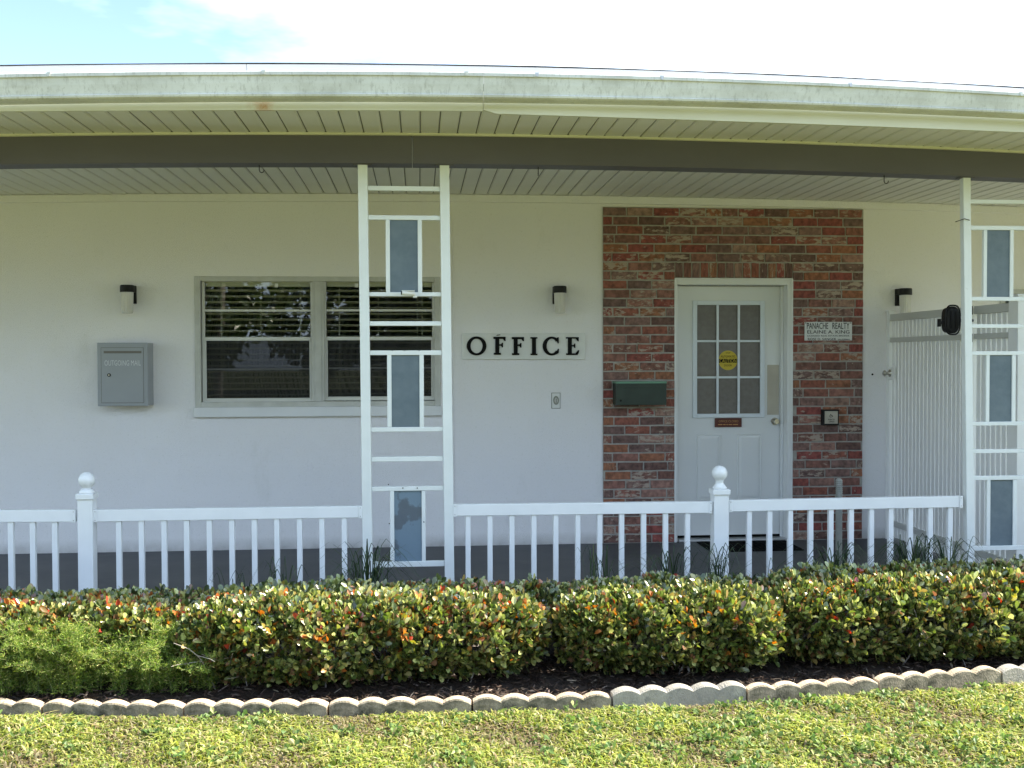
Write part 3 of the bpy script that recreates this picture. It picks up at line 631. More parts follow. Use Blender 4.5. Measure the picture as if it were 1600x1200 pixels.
rim = superell(rx*1.0, rz*1.0, fc.y-.02); obj('rim', MB().tube(rim+[rim[0]], .006, 8, False), M['black'], FL)
for s in (-1, 1):
    obj('fin', MB().box((fc.x-.003+s*.017, fc.y-.040, fc.z-rz*.6), (fc.x+.003+s*.017, fc.y-.0325, fc.z+rz*.6)), M['black'], FL)
bk = MB().box((fc.x-rx*1.55, fc.y-.01, fc.z-.028), (fc.x-rx*.8, fc.y+.02, fc.z-.008)); bk.box((fc.x-rx*1.75, fc.y-.012, fc.z-.045), (fc.x-rx*1.5, fc.y+.022, fc.z+.008)); obj('bracket', bk, M['black'], FL, .002)
ar = MB().tube([(fc.x+.02, fc.y+.05, fc.z), (XGt-.015, fc.y+.09, fc.z)], .010, 8); obj('arm', ar, M['black'], FL)

# ------------------------------------------------------------------ things on the wall
def wall_lamp(px, py, d0, label):
    """px,py: photo position of the glass bottom centre on the plane in front of the wall"""
    c = P(px, py, DW-.09); t = thing('wall_lamp', (c.x, 0, c.z), label, 'wall lamp', 'porch wall lamps')
    z0 = c.z; y = -.09; r = .044; gh = .165
    gl = MB().lathe((c.x, y, z0), [(0, 0), (r*.82, 0), (r*.9, .006), (r, gh)], 20); obj('glass_shade', gl, M['lampglass'], t)
    ri = MB()
    for k in range(20):
        a = 2*math.pi*k/20; ri.tube([(c.x+r*.91*math.cos(a), y+r*.91*math.sin(a), z0+.01), (c.x+r*1.0*math.cos(a), y+r*1.0*math.sin(a), z0+gh-.004)], .0028, 5, False)
    obj('glass_rib', ri, M['lampglass'], t)
    cp_ = MB().lathe((c.x, y, z0+gh-.006), [(r*1.02, 0), (r*1.17, 0), (r*1.17, .044), (r*1.10, .054), (0, .056)], 24)
    cp_.box((c.x-.048, y+.01, z0+gh-.006), (c.x+.048, -.018, z0+gh+.047)); obj('cap', cp_, M['black'], t, .003)
    pts = [(0.0, .0), (.0, .05)]
    bk = MB(); w = .048
    pr = [(-.0, z0+gh+.048), (-.026, z0+gh+.048), (-.032, z0+gh-.01), (-.028, z0+gh-.05), (-.012, z0+gh-.085), (.0, z0+gh-.09)]
    vs = [(c.x-w, yy, zz) for yy, zz in pr]+[(c.x+w, yy, zz) for yy, zz in pr]; n = len(pr)
    bk.add(vs, [tuple(range(n)), tuple(reversed(range(n, 2*n)))]+[(k, (k+1) % n, (k+1) % n+n, k+n) for k in range(n)])
    obj('backplate', bk, M['black'], t, .003)
    obj('bulb', MB().lathe((c.x, y, z0+.06), [(0, 0), (.018, .008), (.024, .028), (.016, .06), (.014, .10)], 14), M['signwhite'], t)
wall_lamp(199, 489.5, 0, 'black capped wall lamp above the grey outgoing mail box')
wall_lamp(875, 489.5, 0, 'black capped wall lamp between the lattice column and the brick, over OFFICE')
wall_lamp(1414.5, 492, 0, 'black capped wall lamp right of the brick, partly behind the gate')

d = DW-.17; mbx = thing('outgoing_mailbox', (P(192, 600, d).x, 0, P(192, 635, d).z), 'grey metal wall box lettered OUTGOING MAIL left of the window', 'mailbox')
obj('body', rect(152, 535.5, 231, 634.5, d, .17), M['greybox'], mbx, .004)
obj('door', rect(158.5, 543.5, 224, 629, d-.0035, .0034), M['greybox'], mbx, .001)
obj('gap', rect(157.9, 542.9, 224.7, 629.7, d-.0008, .0007), M['seam'], mbx)
sl_ = rect(162, 548.3, 221, 552, d-.0045, .0009); obj('slot', sl_, M['seam'], mbx)
print_px('lettering', 'OUTGOING MAIL', 163.3, 563, 220, 571.2, d-.0036, M['text'], mbx)
lk = P(170.5, 586, d-.004); lo_ = MB().tube([lk, lk+Vector((0, -.006, 0))], .0125, 16); obj('lock', lo_, M['ink'], mbx); obj('lock_core', MB().tube([lk+Vector((0, -.0065, 0)), lk+Vector((0, -.0075, 0))], .006, 12), M['brass'], mbx)

# OFFICE sign with separate raised letters
d = DW-.02; sg = thing('office_sign', (P(818, 562, d).x, 0, P(818, 562, d).z), 'white plate with raised black letters spelling OFFICE', 'sign')
obj('plate', rect(722, 520.5, 914.5, 561.5, d, .02), M['signwhite'], sg, .002)
yy = d-DW-.0005; yb = yy-.009
def poly(outl): return MB().prism(outl, yb, yy)
def zpx(py): return P(818, py, d).z
def xpx(px): return P(px, 540, d).x
def letter_bar(mb, x0, y0, x1, y1, dy=0): mb.box((xpx(x0), yb-dy, zpx(y1)), (xpx(x1), yy, zpx(y0)))
def annulus(mb, cx, cy, ax, ay, bx_, by_, a0=0, a1=360, n=40):
    vs = []
    for k in range(n+1):
        a = R(a0+(a1-a0)*k/n); c, s_ = math.cos(a), math.sin(a)
        for (ex, ey) in ((ax, ay), (bx_, by_)):
            for y in (yb, yy): vs.append((xpx(cx+ex*c), y, zpx(cy-ey*s_)))
    fs = []
    for k in range(n):
        o = 4*k; q = o+4; fs += [(o, o+2, q+2, q), (o, q, q+1, o+1), (o+2, o+3, q+3, q+2)]
    mb.add(vs, fs)
    if a1-a0 < 360: mb.add(vs[:4], [(0, 1, 3, 2)]); mb.add(vs[-4:], [(0, 2, 3, 1)])
    return mb
obj('letter_o', annulus(MB(), 744.6, 540.4, 15.4, 14.8, 9.4, 11.3), M['ink'], sg)
def letter_f(x, yt, yb_, lean):
    m = MB(); letter_bar(m, x+2.8, yt+.6, x+9.0, yb_-.6); letter_bar(m, x+.2, yb_-3.0, x+11.4, yb_, .0004); letter_bar(m, x, yt, x+18.6, yt+3.4, .0004)
    letter_bar(m, x+8.4, yt+11.6, x+14.0, yt+14.0, .0004)
    m.prism([(xpx(x+18.9), zpx(yt)), (xpx(x+18.9), zpx(yt+6.6)), (xpx(x+16.9), zpx(yt+6.4)), (xpx(x+14.2), zpx(yt+2.4))], yb-.0008, yy)
    m.prism([(xpx(x+14.8), zpx(yt+9.2)), (xpx(x+14.8), zpx(yt+16.6)), (xpx(x+13.0), zpx(yt+16.4)), (xpx(x+11.6), zpx(yt+13.0)), (xpx(x+13.0), zpx(yt+9.4))], yb-.0008, yy)
    o = obj('letter_f', m, M['ink'], sg); return o
letter_f(771, 526.2, 554.2, 0); f2 = letter_f(799.8, 526.6, 554.8, 0)
m = MB(); letter_bar(m, 831.2, 527, 837.4, 554.4); letter_bar(m, 828.8, 526.8, 839.6, 529.2, .0004); letter_bar(m, 828.8, 552.6, 839.6, 555, .0004); obj('letter_i', m, M['ink'], sg)
m = annulus(MB(), 862, 540.8, 14.2, 14.8, 8.0, 11.4, 38, 322); m.prism([(xpx(871), zpx(527)), (xpx(873), zpx(527)), (xpx(873), zpx(536.5)), (xpx(871.4), zpx(536.5)), (xpx(868.4), zpx(530))], yb-.0006, yy)
m.prism([(xpx(868.4), zpx(551.4)), (xpx(871.6), zpx(545)), (xpx(873.2), zpx(545)), (xpx(873), zpx(551)), (xpx(870), zpx(553.6))], yb-.0006, yy); obj('letter_c', m, M['ink'], sg)
m = MB(); x = 884.4; letter_bar(m, x+2.8, 527.2, x+9.0, 554.0); letter_bar(m, x, 552.2, x+18, 555, .0004); letter_bar(m, x-.2, 526.8, x+19.6, 529.2, .0004); letter_bar(m, x+8.4, 539.2, x+13.2, 541.6, .0004)
m.prism([(xpx(x+19.8), zpx(527)), (xpx(x+19.8), zpx(533.4)), (xpx(x+18), zpx(533.2)), (xpx(x+15), zpx(529))], yb-.0008, yy)
m.prism([(xpx(x+14.4), zpx(536.8)), (xpx(x+14.4), zpx(544)), (xpx(x+12.8), zpx(543.8)), (xpx(x+11.4), zpx(540.4)), (xpx(x+12.8), zpx(537))], yb-.0008, yy)
m.prism([(xpx(x+18.5), zpx(547.4)), (xpx(x+20.6), zpx(547.4)), (xpx(x+19.6), zpx(552)), (xpx(x+17), zpx(555)), (xpx(x+14), zpx(554.6)), (xpx(x+14.6), zpx(552.4))], yb-.0008, yy); obj('letter_e', m, M['ink'], sg)
obj('accent_mark', MB().prism([(xpx(775), zpx(524.4)), (xpx(777), zpx(523)), (xpx(781), zpx(522.6)), (xpx(782), zpx(523.6)), (xpx(778), zpx(524.2))], yb, yy), M['ink'], sg)

# outlet with oval cover
d = DW-.008; ol = thing('outlet_plate', (P(868, 638, d).x, 0, P(868, 638, d).z), 'small white wall plate with grey oval under the OFFICE sign', 'outlet cover')
obj('gap', rect(861.6, 613.6, 875.6, 638.4, DW-.003, .003), M['seam'], ol); obj('plate', rect(862.6, 614.4, 875, 637.6, d, .0048), M['signwhite'], ol, .002)
oc = P(868.8, 625.6, d); w8 = DW/FPX
ov = [(oc.x+4.6*w8*math.cos(2*math.pi*k/20), oc.z+7*w8*math.sin(2*math.pi*k/20)) for k in range(20)]; obj('oval_cover', MB().prism(ov, d-DW-.006, d-DW-.0002), M['pipe'], ol)
ov = [(oc.x+2.4*w8*math.cos(2*math.pi*k/20), oc.z+4.4*w8*math.sin(2*math.pi*k/20)) for k in range(20)]; obj('oval_ring', MB().prism(ov, d-DW-.009, d-DW-.0062), M['steel'], ol)
obj('screw', MB().tube([(oc.x, d-DW-.0092, oc.z-.02), (oc.x, d-DW-.011, oc.z+.015)], .002, 6), M['ink'], ol)

# green mail box on the brick
d = DW-.17; gb = thing('mail_drop_box', (P(1001, 633, d).x, 0, P(1001, 633, d).z), 'dark green metal mail box on the brick left of the door', 'mailbox')
obj('body', rect(963, 599, 1041.5, 633, d, .15), M['green'], gb, .003)
obj('lid', rect(962.5, 596, 1042, 599.2, d-.006, .156), M['greenlit'], gb, .001)
bb_ = rect(956, 598, 964, 630, DW-.15, .1)
obj('screw', MB().tube([P(970, 626, d), P(970, 626, d-.006)], .008, 8), M['ink'], gb)
hs = MB().box((P(972, 605, d).x, d-DW-.004, P(972, 606.5, d).z), (P(1033, 605, d).x, d-DW-.0003, P(972, 603.5, d).z)); obj('flap_hinge', hs, M['green'], gb, .001)

# realty sign
d = DW-.03; rs = thing('realty_sign', (P(1294, 532, d).x, 0, P(1294, 532, d).z), 'white sign with black lettering PANACHE REALTY on the brick right of the door', 'sign')
obj('plate', rect(1257.3, 503, 1331.3, 532, d, .006), M['signwhite'], rs, .001)
dd = d-.0003
print_px('lettering', 'PANACHE', 1260.8, 504.3, 1294, 514.0, dd, M['ink'], rs); print_px('lettering', 'REALTY', 1300.6, 504.3, 1327.2, 514.0, dd, M['ink'], rs)
print_px('lettering', 'ELAINE A. KING', 1261.4, 516.0, 1327.2, 521.2, dd, M['ink'], rs)
print_px('lettering', 'LICENSED REAL ESTATE BROKER', 1261.4, 523.6, 1327.2, 525.8, dd, M['ink'], rs)
print_px('lettering', 'ROSE D. SANGER', 1262.2, 528.0, 1306.4, 531.6, dd, M['ink'], rs); print_px('lettering', 'SALESMAN', 1309, 529.2, 1327, 531.5, dd, M['ink'], rs)
for q in ((1259, 504.6), (1329.3, 504.6)): obj('nail', MB().tube([P(*q, d), P(*q, d-.004)], .0045, 8), M['ink'], rs)

# push button
d = DW-.06; pb = thing('door_push_button', (P(1297, 664, d).x, 0, P(1297, 664, d).z), 'square steel wheelchair push button in a black box on the brick', 'push button')
obj('box', rect(1285.5, 640, 1311, 664.5, d, .045), M['black'], pb, .003); obj('plate', rect(1289, 642.4, 1309.2, 662, d-.008, .0078), M['tan'], pb, .002)
pc = P(1299, 649, d-.0085)
obj('wheelchair_mark', MB().tube([pc+Vector((-.008, 0, .010)), pc+Vector((-.002, 0, .002)), pc+Vector((.008, 0, -.003)), pc+Vector((.012, 0, -.011))], .0025, 6).tube([pc+Vector((-.004+.009*math.cos(a), 0, -.006+.009*math.sin(a))) for a in [R(110+i*30) for i in range(9)]], .0018, 6), M['ink'], pb)
print_px('lettering', 'PUSH TO', 1294, 654.4, 1304, 656.6, d-.0083, M['ink'], pb); print_px('lettering', 'OPEN', 1295, 658.0, 1303.4, 660.0, d-.0083, M['ink'], pb)

# sticker on the door glass, notice under it
d = DD+.0115; st = P(1137.5, 563, d); ys = d-DW
stk = thing('caution_sticker', (st.x, ys, st.z), 'round yellow CAUTION automatic door sticker on the middle pane', 'sticker')
rr = 15.6*DD/FPX; obj('disc', MB().prism([(st.x+rr*math.cos(2*math.pi*k/40), st.z+rr*math.sin(2*math.pi*k/40)) for k in range(40)], ys-.001, ys), M['yellow'], stk)
obj('band', MB().box((st.x-rr*.97, ys-.0016, st.z-.020), (st.x+rr*.97, ys-.0012, st.z+.012)), M['ink'], stk)
print_px('lettering', 'CAUTION', 1124.4, 560.8, 1150.6, 566.6, DD+.0098, M['yellow'], stk, .0006); print_px('lettering', 'AUTOMATIC', 1126, 555.4, 1149, 558.6, DD+.0103, M['ink'], stk, .0006)
print_px('lettering', 'DOOR', 1131.5, 569.4, 1143.5, 572.4, DD+.0103, M['ink'], stk, .0006); print_px('lettering', 'STOP', 1134, 550.4, 1141, 552.6, DD+.0103, M['ink'], stk, .0006)
d = DD-.008; nt = thing('door_notice', (P(1138, 668, d).x, 0.09, P(1138, 668, d).z), 'small maroon plate with gold print under the door glass', 'sign')
obj('plate', rect(1117, 653.3, 1159, 667.3, d-.008, .008), M['darkred'], nt, .002)
print_px('lettering', 'OFFICE CLOSED', 1123, 656.6, 1153.6, 659.8, d-.0083, M['gold'], nt); 
mk = MB(); xs_ = 1121.5
for wd in (8, 5, 3.4, 7, 9): mk.box((P(xs_, 662, d).x, d-DW-.0092, P(1138, 664, d).z), (P(xs_+wd-1.2, 662, d).x, d-DW-.0083, P(1138, 662.4, d).z)); xs_ += wd
obj('fine_print', mk, M['gold'], nt)

# door mat
a, b, c_, e_ = PF(1082, 839.5, .0), PF(1219, 837, .0), PF(1247, 860.5, .0), PF(1104, 863, .0)
mm_ = MB(); y0 = min(c_.y, e_.y); y1 = -.045
mt = thing('door_mat', ((a.x+b.x)/2, (y0+y1)/2, 0), 'black ribbed rubber mat on the grey floor at the door', 'door mat')
MX0, MX1 = (a.x+e_.x)/2, (b.x+c_.x)/2
obj('base', MB().box((MX0, y0, .0005), (MX1, y1, .008)), M['rubber'], mt, .002)
ribs = MB(); 
k = 0; xx = MX0+.05
while xx < MX1-.06:
    yq = y0+.03
    while yq < y1-.05:
        sgn = 1 if int((xx-MX0)*12) % 2 else -1
        ribs.add([(xx, yq, .0081), (xx+.03, yq+.018*sgn+.01, .0081), (xx+.03, yq+.018*sgn+.018, .0081), (xx, yq+.008, .0081), (xx+.015, yq+.009*sgn+.009, .013)], [(0, 1, 4), (1, 2, 4), (2, 3, 4), (3, 0, 4)]); yq += .028
    xx += .042
obj('rib', ribs, M['rubber'], mt)['kind'] = 'stuff'

# pipe stub, hooks, bullet camera, cable, hole
pp = P(1311, 760, 6.75); pt = thing('vent_pipe', (pp.x, pp.y, 0), 'grey upright pipe with a ribbed top in front of the brick', 'pipe')
zt = P(1311, 748, 6.75).z; obj('pipe', MB().tube([(pp.x, pp.y, 0), (pp.x, pp.y, zt-.12)], .0215, 16), M['pipe'], pt)
prof = []
for k in range(9): z = -.12+k*.0125; prof += [(.019, z), (.022, z+.003), (.022, z+.009), (.019, z+.012)]
prof += [(.018, -.004), (.010, .003), (0, .004)]; obj('ribbed_cap', MB().lathe((pp.x, pp.y, zt), prof, 16), M['pipe'], pt)
for px, ya, yb2, lab in ((405, 253, 269.5, 'small black hook under the beam at far left'), (841, 257, 274.5, 'small black hook under the beam right of the first lattice column'), (1381.5, 269, 287.5, 'small black hook under the beam over the wall lamp by the gate')):
    a = P(px, ya, DB+.07); b = P(px, yb2, DB+.07); zt = Zbb(a.x); hh = zt-b.z
    ang = {405: .2, 841: 1.5, 1381.5: 0.0}[px]; cu, su = math.cos(ang), math.sin(ang); r_ = .013
    pts = [(a.x, a.y, zt+.001), (a.x, a.y, zt-hh*.62)]+[(a.x+(-r_+r_*math.cos(q) if False else r_*(1-math.cos(q))*cu-0), a.y+r_*(1-math.cos(q))*su, zt-hh*.70-r_*math.sin(q)) for q in [R(w_) for w_ in (0, 40, 90, 140, 180, 200)]]
    o = obj('hook', MB().tube(pts, .0026, 8), M['black']); tag(o, lab, 'hook', 'black hooks under the beam')
cc = P(637, 458.5, DPF-.02); cm = thing('security_camera', (cc.x, cc.y, cc.z), 'small white bullet security camera on the lattice rail', 'camera')
w6 = 6.1/FPX
obj('body', MB().tube([(cc.x-9*w6, cc.y-.03, cc.z+.002), (cc.x+10.5*w6, cc.y-.01, cc.z-.001)], .0125, 14), M['signwhite'], cm); obj('lens', MB().tube([(cc.x-9.6*w6, cc.y-.031, cc.z+.002), (cc.x-8.9*w6, cc.y-.0302, cc.z+.002)], .0105, 14), M['black'], cm)
obj('sun_shield', MB().box((cc.x-9*w6, cc.y-.036, cc.z+.0125), (cc.x+11*w6, cc.y-.0, cc.z+.0155)), M['signwhite'], cm)
obj('bracket', MB().box((cc.x+8*w6, cc.y-.01, cc.z-.024), (cc.x+14.5*w6, cc.y+.031, cc.z-.008)).box((cc.x+10*w6, cc.y-.006, cc.z-.01), (cc.x+12*w6, cc.y+.01, cc.z+.004)), M['signwhite'], cm, .002)
x0 = P(708.5, 580, DW-.003).x; cb = obj('cable', MB().tube([(x0+.003*math.sin(z*4), -.0045, z) for z in [i*.13 for i in range(21)]], .0045, 6), M['wall']); tag(cb, 'thin wall coloured cable running up the stucco behind the column', 'cable')
hd = P(1363, 585, DW); o = obj('wall_plug', MB().tube([hd, hd+Vector((0, -.004, 0))], .008, 10), M['ink']); tag(o, 'tiny black plug on the wall left of the gate knob', 'wall plug')

# ------------------------------------------------------------------ edging blocks
def edge_mesh(logs, nsc=5):
    L = 1.0; b = MB(); n = 9; T = .055; H = .092; V = .073
    o = []
    for s in range(nsc):
        for k in range(n):
            u = k/(n-1); x = (s+u)/nsc; z = V+(H-V)*math.sin(math.pi*u)**.9
            if k < n-1 or s == nsc-1: o.append((x, z))
    m = len(o); e = .006; rows = []
    for (y, dz, ins) in ((0, None, 0), (0, -e, 0), (e, 0, 0), (T-e, 0, 0), (T, -e, 0), (T, None, 0)):
        for (x, z) in o:
            yy_ = y
            if logs and y <= e: yy_ = y+.010*abs(math.cos(math.pi*((x*nsc) % 1.0)))**3
            rows.append((x, yy_, -.03 if dz is None else z+dz))
    b.add(rows, [(j*m+i, j*m+i+1, (j+1)*m+i+1, (j+1)*m+i) for j in range(5) for i in range(m-1)], False)
    b.add([rows[j*m] for j in range(6)], [tuple(range(6))]); b.add([rows[j*m+m-1] for j in range(6)], [tuple(reversed(range(6)))])
    me = b.mesh('edging_block')
    return me
EM = [edge_mesh(False), edge_mesh(True)]
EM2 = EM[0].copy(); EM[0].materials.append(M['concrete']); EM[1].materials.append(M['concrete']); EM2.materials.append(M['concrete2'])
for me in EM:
    me.materials.append(M['shadefront'])
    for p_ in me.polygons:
        if p_.center.y < .013 and abs(p_.normal.y) > .3: p_.material_index = 1  # fronts get the darker copy with shade painted into its colour
labs = {2: 'scalloped concrete edging block at the left picture edge, mostly cut off', 3: 'stained scalloped edging block with log-like grooves below the ferny shrub', 4: 'scalloped edging block below the left lattice end of the railing, second from ferny shrub',
        5: 'dark stained scalloped edging block straight below the left lattice column', 6: 'scalloped edging block below OFFICE sign, ending at the bend of the row', 7: 'pale edging block with diagonal shadow streaks, just right of the bend',
        8: 'scalloped edging block in front of the gap below the brick and mat', 9: 'mottled edging block third from the right picture edge side of the row', 10: 'pale scalloped edging block at the right picture edge'}
labs[9] = 'mottled edging block below the gate, next to the rightmost one'
for i in range(len(JP)-1):
    if i in (0, 1, len(JP)-2): continue
    if i == 11: continue
    a, b = JP[i], JP[i+1]; v = b-a; L = math.hypot(v.x, v.y)
    me = EM[1] if i in (2, 3) else (EM2 if i in (7, 10) else EM[0])
    o = bpy.data.objects.new('edging_block', me); COL.objects.link(o)
    sink = {2: .026, 3: .026, 4: .024, 5: .022, 6: .018, 7: .004, 8: .010, 9: .004, 10: .004}.get(i, .02)
    o.location = (a.x+v.x/L*.0015, a.y, LZ-sink); o.scale = (L-.009, 1, 1)
    tilt = {2: .05, 3: .05, 4: .04, 5: .03, 6: .02, 7: .0, 8: .02, 9: .02, 10: .0}.get(i, 0)
    o.rotation_euler = (tilt+random.uniform(-.02, .02), random.uniform(-.006, .006), math.atan2(v.y, v.x)+({7: .025, 10: .02}.get(i, random.uniform(-.01, .01))))
    tag(o, labs[i], 'garden edging', 'scalloped concrete edging blocks round the bed')

# ------------------------------------------------------------------ foliage helpers (numpy)
def bulk(name, V, F, colours, m, parent=None, kind=None, smooth=False):
    """V (n,k,3) vertices per leaf, F faces of one leaf (triangles), colours (n,3)"""
    n, k, _ = V.shape; F = np.array(F); me = bpy.data.meshes.new(name); nf = len(F)
    me.vertices.add(n*k); me.vertices.foreach_set('co', V.astype(np.float32).ravel())
    idx = (F[None]+(np.arange(n)*k)[:, None, None]).reshape(-1); tot = n*nf
    me.loops.add(tot*3); me.loops.foreach_set('vertex_index', idx.astype(np.int32)); me.polygons.add(tot)
    me.polygons.foreach_set('loop_start', (np.arange(tot)*3).astype(np.int32)); me.polygons.foreach_set('loop_total', np.full(tot, 3, np.int32))
    me.polygons.foreach_set('use_smooth', np.full(tot, smooth))
    ca = me.color_attributes.new('tint', 'FLOAT_COLOR', 'POINT'); c4 = np.ones((n*k, 4), np.float32); c4[:, :3] = np.repeat(colours, k, 0); ca.data.foreach_set('color', c4.ravel())
    me.update(); me.validate(); me.materials.append(m); o = bpy.data.objects.new(name, me); COL.objects.link(o)
    if parent is not None: o.parent = parent; o.location = -wloc(parent)
    if kind: o['kind'] = kind
    return o
def norm(a): return a/np.maximum(np.linalg.norm(a, axis=1, keepdims=True), 1e-9)
def leaves(pos, d, L, w, fold=.18, droop=.0, face=None):
    """pos (n,3) stalk, d (n,3) direction; returns (n,5,3)"""
    n = len(pos); d = norm(d); q = RNG.normal(size=(n, 3))
    if face is not None: q = np.array(face)+q*.55
    r = norm(np.cross(d, q)); u = np.cross(r, d)
    L = L[:, None]; w = w[:, None]
    b = pos; l = pos+d*L*.6-r*w*.5+u*w*fold; rr_ = pos+d*L*.6+r*w*.5+u*w*fold; t = pos+d*L-u*L*droop; mm = pos+d*L*.55
    l2 = pos+d*L*.88-r*w*.30+u*w*fold*.5; r2 = pos+d*L*.88+r*w*.30+u*w*fold*.5
    return np.stack([b, l, rr_, t, mm, l2, r2], 1)
LEAFF = [(0, 4, 1), (0, 2, 4), (1, 4, 5), (4, 2, 6), (5, 4, 3), (4, 6, 3)]
def pick(n, table):
    cols = np.array([c for c, _ in table]); p = np.array([q for _, q in table], float); p /= p.sum()
    i = RNG.choice(len(table), n, p=p); return cols[i]*RNG.uniform(.75, 1.25, (n, 1))*RNG.uniform(.93, 1.07, (n, 3))

# lawn grass
def edge_y(X):
    for i in range(len(JP)-1):
        if JP[i].x <= X <= JP[i+1].x: return JP[i].y+(JP[i+1].y-JP[i].y)*(X-JP[i].x)/(JP[i+1].x-JP[i].x)
    return JP[0].y if X < JP[0].x else JP[-1].y
EXS = np.linspace(-6, 6.5, 250); EYS = np.array([edge_y(x) for x in EXS])
n = 150000; gx = RNG.uniform(-4.8, 5.0, n); top_ = np.interp(gx, EXS, EYS)-.012; gy = top_-RNG.uniform(0, 1, n)**1.25*1.35
patch = np.sin(gx*5.3+gy*3.1)*np.sin(gy*7.7-gx*2.2)+.6*np.sin(gx*13+gy*9)
hgt = RNG.uniform(.014, .044, n)*(1+.25*patch); hgt *= np.where(top_-gy < .04, .55, 1)
ang = RNG.uniform(0, 2*np.pi, n); lean = RNG.uniform(.3, 1.5, n)
dirh = np.stack([np.cos(ang), np.sin(ang), np.zeros(n)], 1); side = np.stack([-np.sin(ang), np.cos(ang), np.zeros(n)], 1)
base = np.stack([gx, gy, np.full(n, LZ)], 1); wd = RNG.uniform(.0020, .0050, n)[:, None]
mid = base+dirh*(hgt*lean*.35)[:, None]+np.array([0, 0, 1.])*(hgt*.7)[:, None]; tip = base+dirh*(hgt*lean*1.15)[:, None]+np.array([0, 0, 1.])*(hgt*(1.05-.35*lean))[:, None]
V = np.stack([base-side*wd, base+side*wd, mid-side*wd*.9, mid+side*wd*.9, tip], 1)
T1 = [((.25, .28, .055), 3.6), ((.33, .35, .08), 3.4), ((.17, .23, .05), 2.8), ((.37, .36, .15), 2), ((.27, .22, .12), 1.6), ((.11, .15, .04), 2), ((.48, .45, .27), .6)]
col = pick(n, T1); dry = RNG.uniform(0, 1, n) < np.clip(-patch*.55, 0, .6); col[dry] = pick(int(dry.sum()), [((.33, .27, .15), 2), ((.22, .17, .10), 2), ((.42, .38, .22), 1)]); col *= (1+.22*np.clip(patch, -1, 1))[:, None]
grass = bulk('lawn_grass', V, [(0, 1, 2), (1, 3, 2), (2, 3, 4)], col, M['grass'], kind='stuff')
tag(grass, 'sunlit yellow green lawn grass in front of the edging', 'grass', kind='stuff')
# broad lawn weeds
n = 6500; cx = np.where(RNG.uniform(0, 1, 420) < .45, RNG.uniform(.6, 2.6, 420), RNG.uniform(-3.2, 3.8, 420)); cyy = np.interp(cx, EXS, EYS)-RNG.uniform(0.02, 1.2, 420); wi = RNG.integers(0, 420, n)
wp = np.stack([cx[wi]+RNG.normal(0, .018, n), cyy[wi]+RNG.normal(0, .018, n), np.full(n, LZ+.016)+RNG.uniform(0, .018, n)], 1)
dd_ = np.stack([RNG.normal(size=n), RNG.normal(size=n), RNG.uniform(0.1, .8, n)], 1)
weeds = bulk('lawn_weeds', leaves(wp, dd_, RNG.uniform(.014, .034, n), RNG.uniform(.010, .024, n)), LEAFF, pick(n, [((.11, .18, .05), 2), ((.19, .26, .08), 1.5), ((.32, .34, .14), 1)]), M['grass'], kind='stuff')
tag(weeds, 'small round leaved green weeds dotted through the lawn', 'weeds', kind='stuff')
# thatch
# mulch chips
n = 19000; gx = RNG.uniform(-4.6, 4.8, n); gy = np.interp(gx, EXS, EYS)+.05+RNG.uniform(0, 1, n)**1.3*.85
a = RNG.uniform(0, 2*np.pi, n); Lh = RNG.uniform(.006, .026, n); wh = RNG.uniform(.002, .006, n); tz = RNG.uniform(-.5, .5, n)
d3 = np.stack([np.cos(a), np.sin(a), tz], 1)*Lh[:, None]; s3 = np.stack([-np.sin(a), np.cos(a), RNG.uniform(-.5, .5, n)], 1)*wh[:, None]
c3 = np.stack([gx, gy, LZ+.028+RNG.uniform(0, .022, n)], 1); up3 = np.array([0, 0, .003])
V = np.stack([c3-d3-s3, c3+d3-s3*.6, c3+d3+s3, c3-d3+s3*.7, c3+up3], 1)
mul = bulk('mulch_chips', V, [(0, 1, 4), (1, 2, 4), (2, 3, 4), (3, 0, 4)], pick(n, [((.025, .016, .011), 5), ((.05, .032, .023), 3), ((.09, .062, .045), 1.6), ((.24, .19, .15), .5)]), M['grass'], kind='stuff')
tag(mul, 'dark brown wood mulch between the edging blocks and the shrubs', 'mulch', kind='stuff')

# ------------------------------------------------------------------ shrubs
LEAFC = [((.040, .064, .018), 4.5), ((.105, .150, .035), 4.5), ((.25, .28, .07), 4), ((.44, .45, .17), 3.2), ((.34, .25, .08), 1.1), ((.22, .11, .06), .8)]
NEWC = [((.42, .13, .03), 3), ((.48, .20, .04), 2), ((.36, .05, .03), 1.5), ((.40, .34, .06), 3)]
def leaf_object_mesh(seed):
    r = random.Random(seed); L, w = 1.0, .5; vs = []; fs = []
    st = [(0, .04), (.2, .5), (.45, .86), (.68, 1.0), (.86, .72), (1.0, .12)]
    for (u, q) in st: vs += [(-w/2*q, u*L, .10*q*w*2+.06*math.sin(u*3)), (0, u*L, .06*math.sin(u*3)), (w/2*q, u*L, .10*q*w*2+.06*math.sin(u*3))]
    for i in range(len(st)-1):
        for k in (0, 1): fs.append((3*i+k, 3*i+k+1, 3*i+k+4, 3*i+k+3))
    return vs, fs
LV, LF = leaf_object_mesh(1)
LEAFOBJ = []
for tcol in [(.085, .14, .03), (.12, .19, .04), (.18, .24, .05), (.28, .31, .06), (.42, .14, .03), (.46, .22, .05), (.36, .05, .03), (.13, .17, .05)]:
    me = bpy.data.meshes.new('leaf'); me.from_pydata(LV, [], LF); me.polygons.foreach_set('use_smooth', [True]*len(LF)); ca = me.color_attributes.new('tint', 'FLOAT_COLOR', 'POINT')
    ca.data.foreach_set('color', list((*tcol, 1))*len(LV)); me.materials.append(M['leaf']); LEAFOBJ.append(me)

